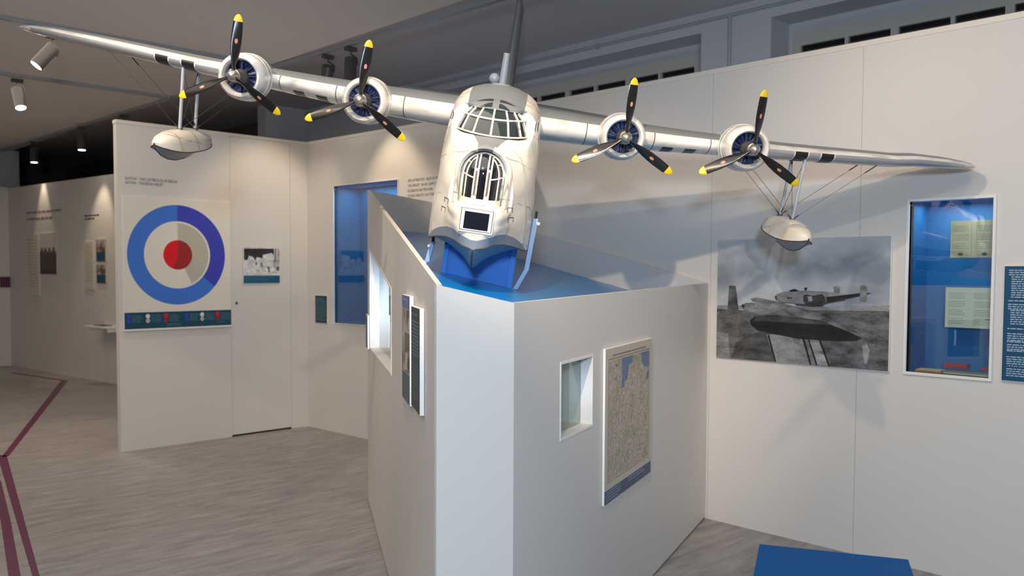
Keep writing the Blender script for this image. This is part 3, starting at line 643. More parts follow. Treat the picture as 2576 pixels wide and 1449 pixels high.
# --- map on the plinth's right face
fR = frame(aR, uR, nR)
def pat(sx, z): return fR @ Matrix.Translation((sx, 0, z))
mp_ = mat('map_print', (190, 178, 160), 0.5)
nt = NT(mp_); v1 = nt.noise(60, 6); v2 = nt.noise(14, 5); v3 = nt.noise(110, 3)
c1 = nt.mix(nt.step(v1, 0.42, 0.6), srgb((206, 190, 172)), srgb((170, 152, 142)))
c2 = nt.mix(nt.m('MULTIPLY', nt.step(v2, 0.5, 0.62), nt.step(v3, 0.42, 0.6)), c1, srgb((132, 156, 104)))
ridge = nt.m('ABSOLUTE', nt.m('SUBTRACT', nt.noise(30, 3), 0.5)); c3 = nt.mix(nt.m('MULTIPLY', nt.step(ridge, 0.012, 0.0), 0.55), c2, srgb((110, 92, 92)))
ridge2 = nt.m('ABSOLUTE', nt.m('SUBTRACT', nt.noise(48, 2), 0.5)); nt.col(nt.mix(nt.m('MULTIPLY', nt.step(ridge2, 0.02, 0.0), 0.2), c3, srgb((120, 108, 112))))
mblue = mat('map_water', (104, 128, 160), 0.5, noise=0.1, nscale=20); mpap = mat('map_paper', (206, 192, 174), 0.5)
r, y = board('map_panel', pat(0.897, 0.578), 'tall printed map with a dark blue caption strip, on the right face of the plinth', 'map', 0.71, 0.683, 0.011)
mb = MB(); rect(mb, 0.003, 0.062, 0.707, 0.680, y, mpap); rect(mb, 0.05, 0.10, 0.655, 0.625, y-0.0004, mp_)
for pts in ([(0.22, 0.625), (0.39, 0.625), (0.38, 0.59), (0.33, 0.585), (0.31, 0.52), (0.27, 0.515), (0.26, 0.49), (0.22, 0.49), (0.23, 0.54)], [(0.52, 0.625), (0.655, 0.625), (0.655, 0.545), (0.58, 0.55), (0.53, 0.58)], [(0.60, 0.48), (0.655, 0.49), (0.655, 0.53), (0.62, 0.52)], [(0.12, 0.60), (0.17, 0.605), (0.16, 0.592)], [(0.13, 0.54), (0.16, 0.555), (0.15, 0.53)]):
    mb.face([(a, y-0.0007, b) for a, b in pts], mblue)
for a, b, c_, d_ in ((0.045, 0.632, 0.66, 0.635), (0.042, 0.092, 0.663, 0.094), (0.040, 0.092, 0.043, 0.635), (0.661, 0.092, 0.664, 0.635)): rect(mb, a, b, c_, d_, y-0.0008, txt_soft)
lines_mb(mb, 0.10, 0.60, 0.644, 1, 0.01, 0.006, txt_soft, y-0.0008, 77, 0.02)
mb.build('map_print', parent=r, fix=False)
mb = MB(); rect(mb, 0.003, 0.002, 0.707, 0.060, y, mat('slate_blue_print', (66, 84, 116), 0.5)); lines_mb(mb, 0.015, 0.24, 0.048, 4, 0.012, 0.005, mat('slate_text', (150, 164, 184), 0.5), y-0.0005, 8); lines_mb(mb, 0.34, 0.60, 0.048, 2, 0.012, 0.005, MATS['slate_text'], y-0.0005, 12)
mb.build('caption_strip', parent=r, fix=False)
# --- two upright panels on the plinth's left face
fL = frame(aL, uL, nL)
r, y = board('photo_panel', fL @ Matrix.Translation((Lf-0.857, 0, 1.066)), 'narrow upright panel on the left plinth face, lavender top and brownish photos, the taller one', 'photo', 0.27, 0.43, 0.016)
mb = MB(); rect(mb, 0.002, 0.376, 0.268, 0.428, y, mat('lavender_print', (112, 118, 168), 0.5)); lines_mb(mb, 0.04, 0.2, 0.408, 1, 0.02, 0.008, mat('lav_text', (160, 166, 200), 0.5), y-0.0005, 1); mb.build('lavender_header', parent=r, fix=False)
sep = mat('sepia_print', (170, 158, 144), 0.5); nt = NT(sep); f1 = nt.noise(9, 4); nt.col(nt.mix(nt.step(f1, 0.4, 0.62), srgb((92, 80, 72)), srgb((196, 186, 170))))
mb = MB(); rect(mb, 0.002, 0.12, 0.268, 0.374, y, sep); rect(mb, 0.10, 0.21, 0.268, 0.28, y-0.0005, grey(88)); rect(mb, 0.12, 0.13, 0.2, 0.2, y-0.0005, grey(180)); mb.build('photo_print', parent=r, fix=False)
mb = MB(); rect(mb, 0.002, 0.002, 0.268, 0.118, y, mat('slate_grey_print', (92, 106, 110), 0.5)); lines_mb(mb, 0.02, 0.25, 0.105, 8, 0.012, 0.004, tealtx, y-0.0005, 4); mb.build('caption_strip', parent=r, fix=False)
r, y = board('text_panel', fL @ Matrix.Translation((Lf-0.533, 0, 1.079)), 'narrow dark slate text panel nearest the front corner of the plinth', 'sign', 0.252, 0.382, 0.016)
mb = MB(); rect(mb, 0.002, 0.002, 0.250, 0.380, y, mat('dark_slate_print', (58, 72, 78), 0.5)); lines_mb(mb, 0.02, 0.235, 0.35, 1, 0.02, 0.009, tealtx, y-0.0005, 6); lines_mb(mb, 0.02, 0.235, 0.325, 10, 0.0135, 0.006, mat('slate_pale_text', (120, 134, 138), 0.5), y-0.0005, 7, 0.1); lines_mb(mb, 0.02, 0.235, 0.165, 10, 0.0135, 0.005, tealtx, y-0.0005, 9, 0.1)
mb.build('text_print', parent=r, fix=False)
r, y = board('text_panel', fL @ Matrix.Translation((0.012, 0, 1.07)), 'small grey text panel at the rear end of the left plinth face', 'sign', 0.17, 0.225, 0.012)
mb = MB(); rect(mb, 0.002, 0.002, 0.168, 0.223, y, MATS['slate_grey_print']); lines_mb(mb, 0.015, 0.155, 0.2, 12, 0.015, 0.005, tealtx, y-0.0005, 14); mb.build('text_print', parent=r, fix=False)
# --- far wall prints
fu = lambda Y: (15.8-Y)/0.9934
brownish = mat('brown_text', (150, 134, 120), 0.6)
r = empty('wall_heading', at(f_far, 0.685, 2.44), 'blurry brown two-line heading on the far left wall', 'lettering')
mb = MB(); lines_mb(mb, 0, 1.25, 0.0, 1, 0.1, 0.032, brownish, -0.002, 1, 0.02); mb.build('lettering', parent=r, fix=False); mb = MB(); lines_mb(mb, 0, 0.95, -0.10, 1, 0.1, 0.032, brownish, -0.002, 2, 0.02); mb.build('lettering', parent=r, fix=False)
r = empty('wall_text', at(f_far, 2.657, 2.31), 'small blurred two-line lettering at the right of the far wall', 'lettering')
mb = MB(); lines_mb(mb, 0, 0.45, 0.02, 1, 0.1, 0.02, MATS['dark_lettering'], -0.002, 1, 0.02); mb.build('lettering', parent=r, fix=False); mb = MB(); lines_mb(mb, 0, 0.30, -0.025, 1, 0.1, 0.02, txt, -0.002, 2, 0.02); mb.build('lettering', parent=r, fix=False)
soft_p = mat('faded_panel', (220, 213, 200), 0.5)
r, y = board('text_panel', at(f_far, 0.729, 1.16), 'tall pale text panel left of the photo on the far wall', 'sign', 0.42, 0.956, 0.015, soft_p)
mb = MB(); lines_mb(mb, 0.04, 0.38, 0.86, 16, 0.048, 0.014, mat('faint_text', (182, 172, 156), 0.6), y, 5); mb.build('text_print', parent=r, fix=False)
r, y = board('photo_panel', at(f_far, 1.195, 1.505), 'dark landscape photo under a pale sky on the far wall', 'photo', 0.57, 0.62, 0.015, soft_p)
mb = MB(); rect(mb, 0.0, 0.0, 0.57, 0.34, y, mat('dark_brown_print', (84, 66, 64), 0.5)); rect(mb, 0.0, 0.0, 0.57, 0.05, y-0.001, mat('dark_red_print', (90, 34, 44), 0.5))
for xx in (0.02, 0.14, 0.28, 0.42): mb.face([(xx, y-0.001, 0.31), (xx+0.12, y-0.001, 0.31), (xx+0.08, y-0.001, 0.40), (xx+0.03, y-0.001, 0.40)], grey(90))
mb.build('photo_print', parent=r, fix=False)
r, y = board('text_panel', at(f_far, 2.66, 1.294), 'narrow pale text panel left of two small photos on the far wall', 'sign', 0.27, 0.68, 0.015, soft_p)
mb = MB(); lines_mb(mb, 0.03, 0.24, 0.62, 15, 0.036, 0.012, MATS['faint_text'], y, 5); mb.build('text_print', parent=r, fix=False)
far_blue = mat('far_blue_print', (24, 78, 104), 0.5)
for zz, hh, lab in ((1.692, 0.318, 'upper of two small dark photos with blue captions on the far wall'), (1.389, 0.276, 'lower of two small dark photos with blue captions on the far wall')):
    r, y = board('photo_panel', at(f_far, 3.02, zz), lab, 'photo', 0.27, hh, 0.015, soft_p, 'small photos on the far wall')
    mb = MB(); rect(mb, 0.005, 0.0, 0.265, hh*0.42, y, far_blue); rect(mb, 0.005, hh*0.42, 0.265, hh-0.02, y, sep); mb.build('photo_print', parent=r, fix=False)
r, y = board('text_panel', at(f_far, 3.585, 1.215), 'sliver of a blue sign beside the edge of the roundel wall', 'sign', 0.3, 0.395, 0.015, far_blue)
r, y = board('plum_sign', at(f_rear, 6.855, 1.28), 'small plum-coloured sign on the wall at the left edge of the photo', 'sign', 0.16, 0.17, 0.015, magenta)
mb = MB(); lines_mb(mb, 0.015, 0.14, 0.14, 4, 0.03, 0.008, mat('plum_text', (130, 80, 116), 0.5), y, 2); mb.build('text_print', parent=r, fix=False)
mb = MB(); mb.box((0, -0.28, 0), (0.62, 0, 0.02), panel_edge); mb.box((0.02, -0.25, -0.05), (0.04, 0, 0), panel_edge); mb.box((0.58, -0.25, -0.05), (0.6, 0, 0), panel_edge)
mb.box((0.1, -0.2, 0.02), (0.35, -0.06, 0.03), far_blue)
tag(mb.build('wall_shelf', mw=at(f_far, 3.2, 0.79)), 'small white shelf on the far wall, sticking out left of the roundel wall', 'shelf')
# ---------------------------------------------------------------- floor tape
def strip(pts_l, pts_r, label):
    mb = MB()
    for k in range(len(pts_l)-1): mb.face([(*pts_l[k], 0.0008), (*pts_l[k+1], 0.0008), (*pts_r[k+1], 0.0008), (*pts_r[k], 0.0008)], tape)
    tag(mb.build('floor_line', fix=False), label, 'floor marking', 'plum lines on the floor')
strip([(1.318, 4.906), (1.985, 8.33)], [(1.345, 4.88), (2.035, 8.24)], 'thin plum floor line running from the bottom left of the photo to the bend')
strip([(1.00, 4.05), (1.228, 4.99), (1.47, 6.12), (1.70, 7.30)], [(1.05, 4.05), (1.275, 4.95), (1.52, 6.10), (1.76, 7.30)], 'broad plum floor line at the bottom left corner of the photo')
strip([(1.985, 8.20), (3.96, 13.2)], [(2.04, 8.20), (4.04, 13.15)], 'plum floor line running from the bend away to the far wall')
strip([(3.98, 13.2), (3.70, 14.7)], [(4.04, 13.2), (3.76, 14.7)], 'short plum floor line turning back near the far wall')
mb = MB()
for k in range(9): mb.face([(3.90-k*0.028, 13.45+k*0.15, 0.001), (3.92-k*0.028, 13.40+k*0.15, 0.001), (4.00-k*0.028, 13.44+k*0.15, 0.001), (3.98-k*0.028, 13.49+k*0.15, 0.001)], tape)
tag(mb.build('floor_line', fix=False), 'faint hatched plum bars beside the bend near the far wall', 'floor marking', 'plum lines on the floor')['kind'] = 'stuff'
# ---------------------------------------------------------------- bench cube
b0 = Vector((3.275, 1.853, 0)); e1 = Vector((0.447, -0.894, 0)); e2 = Vector((-0.894, -0.447, 0))
mwb = Matrix.Translation(b0) @ Matrix((e2, e1, Vector((0, 0, 1)))).transposed().to_4x4()
r = empty('bench_cube', mwb, 'bright blue square seat block, bottom right of the photo in front of the wall', 'seat block')
mb = MB(); mb.box((0, 0, 0.02), (0.575, 0.575, 0.448), bench_m); mb.build('body', parent=r, bevel=0.003)
mb = MB(); mb.box((0.03, 0.03, 0), (0.545, 0.545, 0.02), black_m); mb.build('plinth_foot', parent=r)
# ---------------------------------------------------------------- flying boat model
YAW, PIT, ROL = math.radians(-44.9), math.radians(10.26), math.radians(8.1)
KS = 0.97
AM = Matrix.Translation((2.677, 2.858, 2.305)) @ Matrix.Rotation(YAW, 4, 'Z') @ Matrix.Rotation(PIT, 4, 'X') @ Matrix.Rotation(ROL, 4, 'Y') @ Matrix.Scale(KS, 4)
ac = empty('flying_boat_model', AM, 'large white and grey four-engined flying boat model, banking nose-down above the plinth', 'model aircraft')
# hull stations: y, kz, cw,cz, pw,pz, mw,mz, sw,sz, tz, gw(grey half width)
ST = [(-.888, -.506, .010, -.503, .012, -.470, .050, -.400, .052, -.348, -.338, .02),
      (-.872, -.532, .040, -.498, .056, -.456, .076, -.400, .076, -.348, -.336, .03),
      (-.825, -.566, .075, -.488, .086, -.446, .098, -.400, .094, -.348, -.336, .03),
      (-.775, -.592, .108, -.488, .112, -.448, .118, -.380, .106, -.340, -.334, .03),
      (-.772, -.593, .109, -.488, .113, -.448, .119, -.380, .108, -.230, -.128, .035),
      (-.70, -.614, .142, -.500, .145, -.464, .147, -.350, .122, -.185, -.118, .040),
      (-.62, -.626, .172, -.517, .173, -.488, .170, -.310, .143, -.140, -.100, .058),
      (-.56, -.630, .188, -.531, .189, -.510, .184, -.290, .156, -.118, -.090, .072),
      (-.46, -.635, .205, -.548, .206, -.540, .196, -.270, .168, -.085, -.086, .08),
      (-.345, -.638, .217, -.563, .218, -.556, .205, -.270, .178, -.040, -.070, .10),
      (-.34, -.638, .217, -.563, .218, -.556, .205, -.270, .178, -.020, .050, .12),
      (-.20, -.640, .226, -.576, .227, -.570, .212, -.270, .187, .010, .092, .125),
      (-.05, -.640, .232, -.584, .233, -.578, .214, -.270, .192, .032, .122, .125),
      (.12, -.640, .234, -.588, .235, -.582, .214, -.270, .192, .038, .132, .12),
      (.40, -.640, .230, -.590, .231, -.584, .210, -.260, .190, .036, .130, .12),
      (.62, -.560, .226, -.520, .227, -.514, .205, -.240, .186, .034, .128, .11),
      (1.0, -.480, .200, -.430, .200, -.424, .185, -.180, .165, .036, .122, .10),
      (1.5, -.330, .150, -.290, .150, -.284, .138, -.090, .120, .045, .118, .08),
      (2.1, -.150, .090, -.120, .090, -.115, .085, .010, .075, .070, .125, .05),
      (2.65, -.010, .030, .010, .030, .015, .030, .050, .028, .080, .110, .02)]
def ring(s):
    y, kz, cw, cz, pw, pz, mw_, mz, sw, sz, tz, gw = s
    h = cz-kz
    R = [(0, kz), (.30*cw, kz+.48*h), (.62*cw, kz+.86*h), (.86*cw, cz+.05*h), (cw, cz), (pw, pz)]
    for t in (.25, .5, .75): R.append((pw+(mw_-pw)*t+0.006*math.sin(t*3.14), pz+(mz-pz)*t))
    R.append((mw_, mz))
    for t in (.25, .5, .75): R.append((mw_+(sw-mw_)*t+0.010*math.sin(t*3.14), mz+(sz-mz)*t))
    R.append((sw, sz))
    def top(x): return sz+(tz-sz)*(max(0, 1-(x/sw)**2))**0.62
    gws = min(gw, sw*.92)
    for x in (sw-(sw-gws)*.35, sw-(sw-gws)*.7, gws, gws*.66, gws*.33, 0.0): R.append((x, top(x)))
    return R
dense = []
for i in range(len(ST)-1):
    a, b = ST[i], ST[i+1]; p0 = ST[max(i-1, 0)]; p3 = ST[min(i+2, len(ST)-1)]
    gap = b[0]-a[0]; n = 1 if gap < .012 else max(2, int(gap/.045))
    if n > 6: n = 6
    for k in range(n):
        t = k/n; row = []
        for q in range(12):
            if gap < .012: row.append(a[q]+(b[q]-a[q])*t); continue
            m0 = (b[q]-p0[q])/(b[0]-p0[0])*gap if i and (a[0]-p0[0]) > .012 else (b[q]-a[q])
            m1 = (p3[q]-a[q])/(p3[0]-a[0])*gap if i < len(ST)-2 and (p3[0]-b[0]) > .012 else (b[q]-a[q])
            row.append((2*t**3-3*t*t+1)*a[q]+(t**3-2*t*t+t)*m0+(-2*t**3+3*t*t)*b[q]+(t**3-t*t)*m1)
        row[0] = a[0]+gap*t; dense.append(tuple(row))
dense.append(ST[-1])
rows = []
NR = len(ring(ST[0]))
for s in dense:
    R = ring(s); rows.append([(x, s[0], z) for x, z in R]+[(-x, s[0], z) for x, z in R[-2:0:-1]])
full = len(rows[0])
def hm(i, j):
    jj = j if j < NR-1 else full-1-j
    if jj >= 16: return hull_g
    if jj <= 3: return belly_g if rows[i][0][1] < .3 else hull_w
    if jj == 4: return belly_g if rows[i][0][1] < -.47 else hull_w
    return hull_w
mb = MB(); i0 = mb.grid(rows, hm, True)
mb.face((rows[0][0:6]+rows[0][full-5:])[::-1], belly_g); mb.face((rows[0][5:full-4])[::-1], hull_w); mb.face(rows[-1], hull_g)
hull = mb.build('hull', parent=ac, smooth=38)
# projector onto the hull, seen from ahead
bmh = bmesh.new(); bmh.from_mesh(hull.data); BV = BVHTree.FromBMesh(bmh)
def onhull(x, z, off=0.0015, y0=-2.0):
    h = BV.ray_cast(Vector((x, y0, z)), Vector((0, 1, 0)))
    return h[0]+h[1]*off*(1 if h[1].y < 0 else -1) if h[0] is not None else None
def hull_strip(mb, pts, r, m, off=0.0):
    P = [onhull(x, z, off) for x, z in pts]; P = [p for p in P if p is not None]
    if len(P) > 1: mb.tube(P, r, m, 6)
def poly_hull(mb, pts, m, off=0.0012, sub=6):
    """quad of (x,z) corners laid on the hull"""
    a, b, c, d = [Vector(p) for p in pts]
    rows_ = []
    for i in range(sub+1):
        t = i/sub; rr = []
        for j in range(sub+1):
            s = j/sub; q = (a*(1-s)+b*s)*(1-t)+(d*(1-s)+c*s)*t; p = onhull(q.x, q.y, off)
            if p is None: return
            rr.append(p)
        rows_.append(rr)
    mb.grid(rows_, m)
# chine and keel strips, weathered brown
mb = MB()
for sg in (1, -1):
    mb.tube([(sg*s[2], s[0], s[3]) for s in dense if s[0] < .62], 0.0026, rust, 6)
mb.build('chine_strip', parent=ac, smooth=60)
mb = MB(); mb.tube([(0, s[0], s[1]) for s in dense if s[0] < .62], 0.0035, rust, 6); mb.build('keel_strip', parent=ac, smooth=60)
# mooring steps on the bow sides
for sg in (1, -1):
    for zc in (-.352, -.390):
        cxs = .126+(0.008 if zc < -.37 else 0)+(.004 if sg < 0 else -.008)
        mb = MB(); w2, h2, th = .009, .009, .0034
        def sl(z): return (z-zc)*0.22*-1
        for (ax, az, bx, bz) in ((-w2, -h2, -w2, h2), (-w2, h2, w2, h2), (w2, h2, w2, -h2)):
            P = [onhull(sg*(cxs+ax+(bx-ax)*t/3), zc+az+(bz-az)*t/3, 0.0002) for t in range(4)]
            P = [p for p in P if p is not None]
            if len(P) > 1: mb.tube(P, 0.0015, dark_step, 5)
        mb.build('mooring_step', parent=ac)
# bow hatch window
mb = MB()
zt, zbm, xw = -.352, -.430, .050
fy = lambda x, z: onhull(x, z, 0.0)
poly = MB()
mb = MB(); P = [(-.060, -.436), (.060, -.436), (.062, -.350), (-.062, -.350)]
def fr_bar(mb, p, q, r, m):
    L = [Vector(onhull(p[0]+(q[0]-p[0])*t/4, p[1]+(q[1]-p[1])*t/4, 0.002)) for t in range(5)]; mb.tube(L, r, m, 6)
yw = -.893
bow = MB(); bow.box((-.066, yw, -.444), (.066, -.84, -.346), hull_w); bow.build('bow_window_surround', parent=ac, bevel=0.006)
mb = MB(); mb.box((-.0605, yw-.0012, -.4345), (.0605, yw, -.3515), dark_step); mb.box((-.058, yw-.003, -.4325), (.058, yw-.0005, -.3535), panel_w); mb.build('bow_window_frame', parent=ac)
mb = MB(); mb.box((-.046, yw-.0045, -.4275), (.046, yw-.002, -.3635), blackpl); mb.build('bow_window', parent=ac)
# ---- nose turret: dark dome under a white cage
ty, tr, zt0, zt1, zt2 = -.792, .0765, -.340, -.232, -.150
def trad(z):
    if z <= zt1: return tr*(1-0.02*(zt1-z)/(zt1-zt0))
    t = (z-zt1)/(zt2-zt1); return tr*math.sqrt(max(0, 1-t*t))
def ts(x, z, off=0.0):
    r = trad(z)+off
    return (x, ty-math.sqrt(max(r*r-x*x, 0))*1.12, z)
prof = [(trad(zt0+(zt2-zt0)*k/24)-.002, zt0+(zt2-zt0)*k/24) for k in range(25)]
mb = MB(); rows_ = []
for r_, z_ in prof: rows_.append([(r_*math.cos(t), ty+r_*math.sin(t)*1.12, z_) for t in [2*math.pi*k/48 for k in range(48)]])
mb.grid(rows_, pane_d, True); tur = mb.build('nose_turret', parent=ac, smooth=60); tur['label'] = 'dark glass nose turret with white framing'
cage = MB()
def vbar(x, za, zb_, w_, m=hull_w, off=0.002):
    n = 14; rr = []
    for k in range(n+1):
        z = za+(zb_-za)*k/n
        rmax = trad(z)
        if abs(x)+w_ > rmax*.995: continue
        rr.append([ts(x-w_/2, z, off-.004), ts(x-w_/2, z, off), ts(x+w_/2, z, off), ts(x+w_/2, z, off-.004)])
    if len(rr) > 1: cage.grid(rr, m)
for sx in (1, -1):
    vbar(sx*.0170, -.318, -.155, .0060); vbar(sx*.0300, -.318, -.160, .0062)
    vbar(sx*.0235, -.214, -.205, .014); vbar(sx*.0235, -.318, -.302, .014)
    # arched frame in side view of the dome
    arc = [Vector(ts(sx*x, z, .002)) for x, z in ([(.0605, -.330+.012*k) for k in range(8)]+[(.0605*math.cos(a), -.237+.083*math.sin(a)) for a in [math.radians(q) for q in range(0, 64, 8)]])]
    cage.tube(arc, .0030, hull_w, 6)
    hb = [Vector(ts(sx*x, -.243+.012*(x/.07)**2, .002)) for x in (.030, .038, .046, .054, .060, .066, .071)]; cage.tube(hb, .0030, hull_w, 6)
    ht = [Vector(ts(sx*x, -.186, .002)) for x in (.050, .056, .060)]; cage.tube(ht, .0028, hull_w, 6)
# rim ring around dome (front silhouette) and lower band
ringp = [Vector((tr*1.0*math.cos(a), ty, -.236+.086*math.sin(a))) for a in [math.radians(q) for q in range(0, 181, 6)]]
cage.tube([Vector((tr, ty, -.335))]+ringp+[Vector((-tr, ty, -.335))], .0036, hull_w, 6)
band = [[(tr*1.035*math.sin(a), ty-tr*1.12*1.035*math.cos(a), z) for a in [math.radians(q) for q in range(-90, 91, 6)]] for z in (-.345, -.342, -.318, -.316)]
cage.grid(band, hull_w)
cg = cage.build('turret_framing', parent=tur, smooth=50)
cage = MB()
for sx in (1, -1): vbar(sx*.0235, -.302, -.214, .0068, brownm, .0008)
cage.build('gun_slot', parent=tur)
# hood ring behind the turret
mb = MB()
hood = [(.100, -.345)]+[(.103*math.cos(a), -.232+.106*math.sin(a)) for a in [math.radians(q) for q in range(0, 181, 5)]]+[(-.100, -.345)]
sec = [(0.0, -.815), (.006, -.812), (.007, -.79), (.004, -.765)]
rws = []
for x, z in hood:
    n_ = Vector((x, 0, z+.232)).normalized() if z > -.33 else Vector((1 if x > 0 else -1, 0, 0))
    rws.append([(x-n_.x*.016, -.806, z-n_.z*.016), (x-n_.x*.006, -.818, z-n_.z*.006), (x+n_.x*.002, -.812, z+n_.z*.002), (x+n_.x*.007, -.77, z+n_.z*.007)])
def hoodm(i, j): return hull_g if abs(hood[i][0]) < .034 and hood[i][1] > -.2 else hull_w
mb.grid(rws, hoodm); mb.build('turret_hood', parent=ac, smooth=50)
# ---- cockpit glazing
def arcp(hw, yf, ys, z, zs, t, off=0.0):
    return Vector(((hw+off)*math.sin(t), ys-(ys-yf+off)*math.cos(t)**0.8 if math.cos(t) > 0 else ys, z+(zs-z)*abs(math.sin(t))**2))
LOW = (.158, -.600, -.33, -.091, -.078); MID = (.132, -.548, -.33, -.026, -.016); TOP = (.104, -.480, -.33, .012, .010)
TT = [math.radians(-90+180*k/48) for k in range(49)]
mb = MB(); mb.grid([[arcp(*L_, t, -.003) for t in TT] for L_ in (LOW, MID, TOP)], pane_g); gl = mb.build('cockpit_glazing', parent=ac, smooth=30)
gl['label'] = 'dark wraparound cockpit glazing with white bars'
mb = MB()
for deg in (-82, -68, -50, -27, 0, 27, 50, 68, 82):
    t = math.radians(deg); w_ = .0044 if abs(deg) < 60 else .0032
    mb.tube([arcp(*LOW, t), arcp(*MID, t), arcp(*TOP, t)], w_, hull_w, 6)
mb.tube([arcp(*MID, t) for t in TT], .0042, hull_w, 6); mb.tube([arcp(*LOW, t) for t in TT], .0036, hull_w, 6)
mb.build('glazing_bars', parent=gl, smooth=50)
mb = MB()   # roof ahead of the hull crown
rws = [[arcp(*TOP, t, .002) for t in TT]]
for k in range(1, 7):
    q = k/6; row = []
    for t in TT:
        a = arcp(*TOP, t, .002); x = a.x*(1+.42*q); yb = -.325
        zt_ = .010+(.056-.010)*q*(1-(x/.155)**2)+.012*math.sin(q*math.pi)*math.cos(t)
        row.append(Vector((x, a.y+(yb-a.y)*q, zt_)))
    rws.append(row)
mb.grid(rws, lambda i, j: hull_g if abs(rws[i][j].x) < .118 else hull_w); roof_o = mb.build('cockpit_roof', parent=ac, smooth=40)
# eyebrow windows
def roofz(x, y):
    best = None
    return None
rbm = bmesh.new(); rbm.from_mesh(roof_o.data); RB = BVHTree.FromBMesh(rbm)
def onroof(x, z):
    hs = [q.ray_cast(Vector((x, -2, z)), Vector((0, 1, 0))) for q in (RB, BV)]
    hs = [q for q in hs if q[0] is not None]
    if not hs: return None
    h = min(hs, key=lambda q: q[0].y); n_ = h[1] if h[1].z > 0 else -h[1]
    return h[0]+n_*.0022
for sg in (-1, 1):
    for (za, zb2, m_, xa, xb) in ((.0200, .0370, glass_dark, .014, .066), (.0440, .0530, dark_step, .014, .080)):
        rws = []
        for k in range(9):
            x = xa+(xb-xa)*k/8; f = 1-(k/8)**1.6
            z1 = za-.010*(k/8)**2; z2 = z1+(zb2-za)*f
            p, q = onroof(sg*x, z1), onroof(sg*x, z2)
            if p is None or q is None: continue
            rws.append([p, p.lerp(q, .5)+Vector((0, -.001, .001)), q])
        if len(rws) > 1:
            mb = MB(); mb.grid(rws, dark_step if m_ is dark_step else pane_g); mb.build('roof_window', parent=ac)
# side slots behind the cockpit
for sg in (-1, 1):
    for dx in (0, .011):
        mb = MB(); P = [onhull(sg*(.176+dx), -.052+.012*k, .001) for k in range(4)]
        P = [p for p in P if p is not None]
        if len(P) > 1: mb.tube(P, .0022, dark_step, 5); mb.build('side_slot', parent=ac)
# crown: astrodome hatch, aerial ball, mast
mb = MB(); mb.lathe([(0, .0), (.024, .0), (.026, -.006), (.018, -.014), (.011, -.022), (.0085, -.034), (.0085, -.052), (.013, -.062), (.013, -.075)], (-.038, .05, .172), (0, 0, 1), hull_g, 20)
mb = MB(); pr = [(.0245*math.sin(math.radians(a)), .148+.0245*math.cos(math.radians(a))) for a in range(0, 156, 8)]
mb.lathe([(r_, z_-.148) for r_, z_ in pr]+[(.0085, -.030), (.0085, -.045), (.014, -.055), (.014, -.066)], (-.038, .05, .150), (0, 0, 1), belly_g, 24); o = mb.build('direction_finder', parent=ac, smooth=50); o['label'] = 'grey ball on a short stem'
mb = MB(); mb.tube([(.008, .30, .12), (.010, .30, .285)], [.0115, .0095], belly_g, 14, flat=1.6); mb.build('aerial_mast', parent=ac, smooth=50)
mb = MB(); mb.lathe([(.0, .010), (.040, .009), (.044, .004), (.046, 0)], (.0, .0, .121), (0, 0, 1), hull_g, 28); mb.build('crown_hatch', parent=ac, smooth=30)
# ---- wing: one half at a time
WS = [  # |x|, z centre, thickness, y leading edge, chord
 (.10, -.034, .164, .165, .88), (.36, -.032, .158, .180, .84), (.60, -.028, .144, .195, .78), (.89, -.016, .122, .215, .70), (1.20, -.001, .102, .235, .61), (1.45, .010, .090, .255, .54),
 (1.66, .024, .084, .27, .48), (1.90, .042, .076, .29, .42), (2.10, .055, .068, .305, .37), (2.25, .064, .058, .325, .31), (2.34, .067, .044, .35, .25), (2.40, .069, .028, .385, .17), (2.43, .070, .006, .42, .08)]
def wst(x):
    for i in range(len(WS)-1):
        if WS[i][0] <= x <= WS[i+1][0]+1e-9:
            t = (x-WS[i][0])/(WS[i+1][0]-WS[i][0]); return [WS[i][k]+(WS[i+1][k]-WS[i][k])*t for k in range(5)]
def foil(n=11):
    P = []
    for k in range(n, -1, -1): c = (k/n)**2; P.append((c, 'u'))
    for k in range(1, n+1): c = (k/n)**2; P.append((c, 'l'))
    return P
def th(c): return 5*(.2969*math.sqrt(c)-.126*c-.3516*c*c+.2843*c**3-.1036*c**4)
FP = foil()
cuts = sorted({w_[0] for w_ in WS} | {.445, .449, .70, .704, .83, .885, .945, 1.0, 1.06, 1.064, .78, .784, 1.375, 1.379, 1.485, 1.4905, 1.5545, 1.56, 1.618, 1.6235, 1.6875, 1.693, 1.3, 1.8, 2.0, 2.2})
JOINTS = {.445, .70, 1.06, .78}
def wing(sg):
    rows_ = []
    for x in cuts:
        _, zc, tk, yl, ch = wst(x)
        xe = x+(max(0, x-1.7)*.055 if sg > 0 else 0); rows_.append([(sg*xe, yl+c*ch, zc+(.010 if sg > 0 and x > 2 else 0)+(th(c)*tk*1.0*(1.06 if s == 'u' else -.94))+.0) for c, s in FP])
    def wm(i, j):
        x = cuts[i]; c, s = FP[j]; c2, s2 = FP[j+1]
        up = s == 'u' and j < 11
        if up and max(c, c2) > (.04 if x < 1.3 else .08): return hull_g
        if x in JOINTS: return dark_step
        if not up or max(c, c2) <= .02:
            if 1.49 < x < 1.553 or 1.623 < x < 1.687: return stripe_b
            if x in (1.485, 1.5545, 1.618, 1.6875): return stripe_w
        if not up and c >= .028:
            if .829 < x < .884 or .944 < x < .999: return stripe_b
        if 1.3 <= x < 2.3 and ((up and max(c, c2) < .02) or (not up and max(c, c2) < .12)): return boot
        return wing_w
    mb = MB(); mb.grid(rows_, wm); mb.face(rows_[0], wing_w)
    o = mb.build('wing', parent=ac, smooth=50)
    # formation light at the tip
    return o
wl = wing(-1); wr = wing(1)
wl['label'] = 'wing on the left of the photo'; wr['label'] = 'wing on the right of the photo'
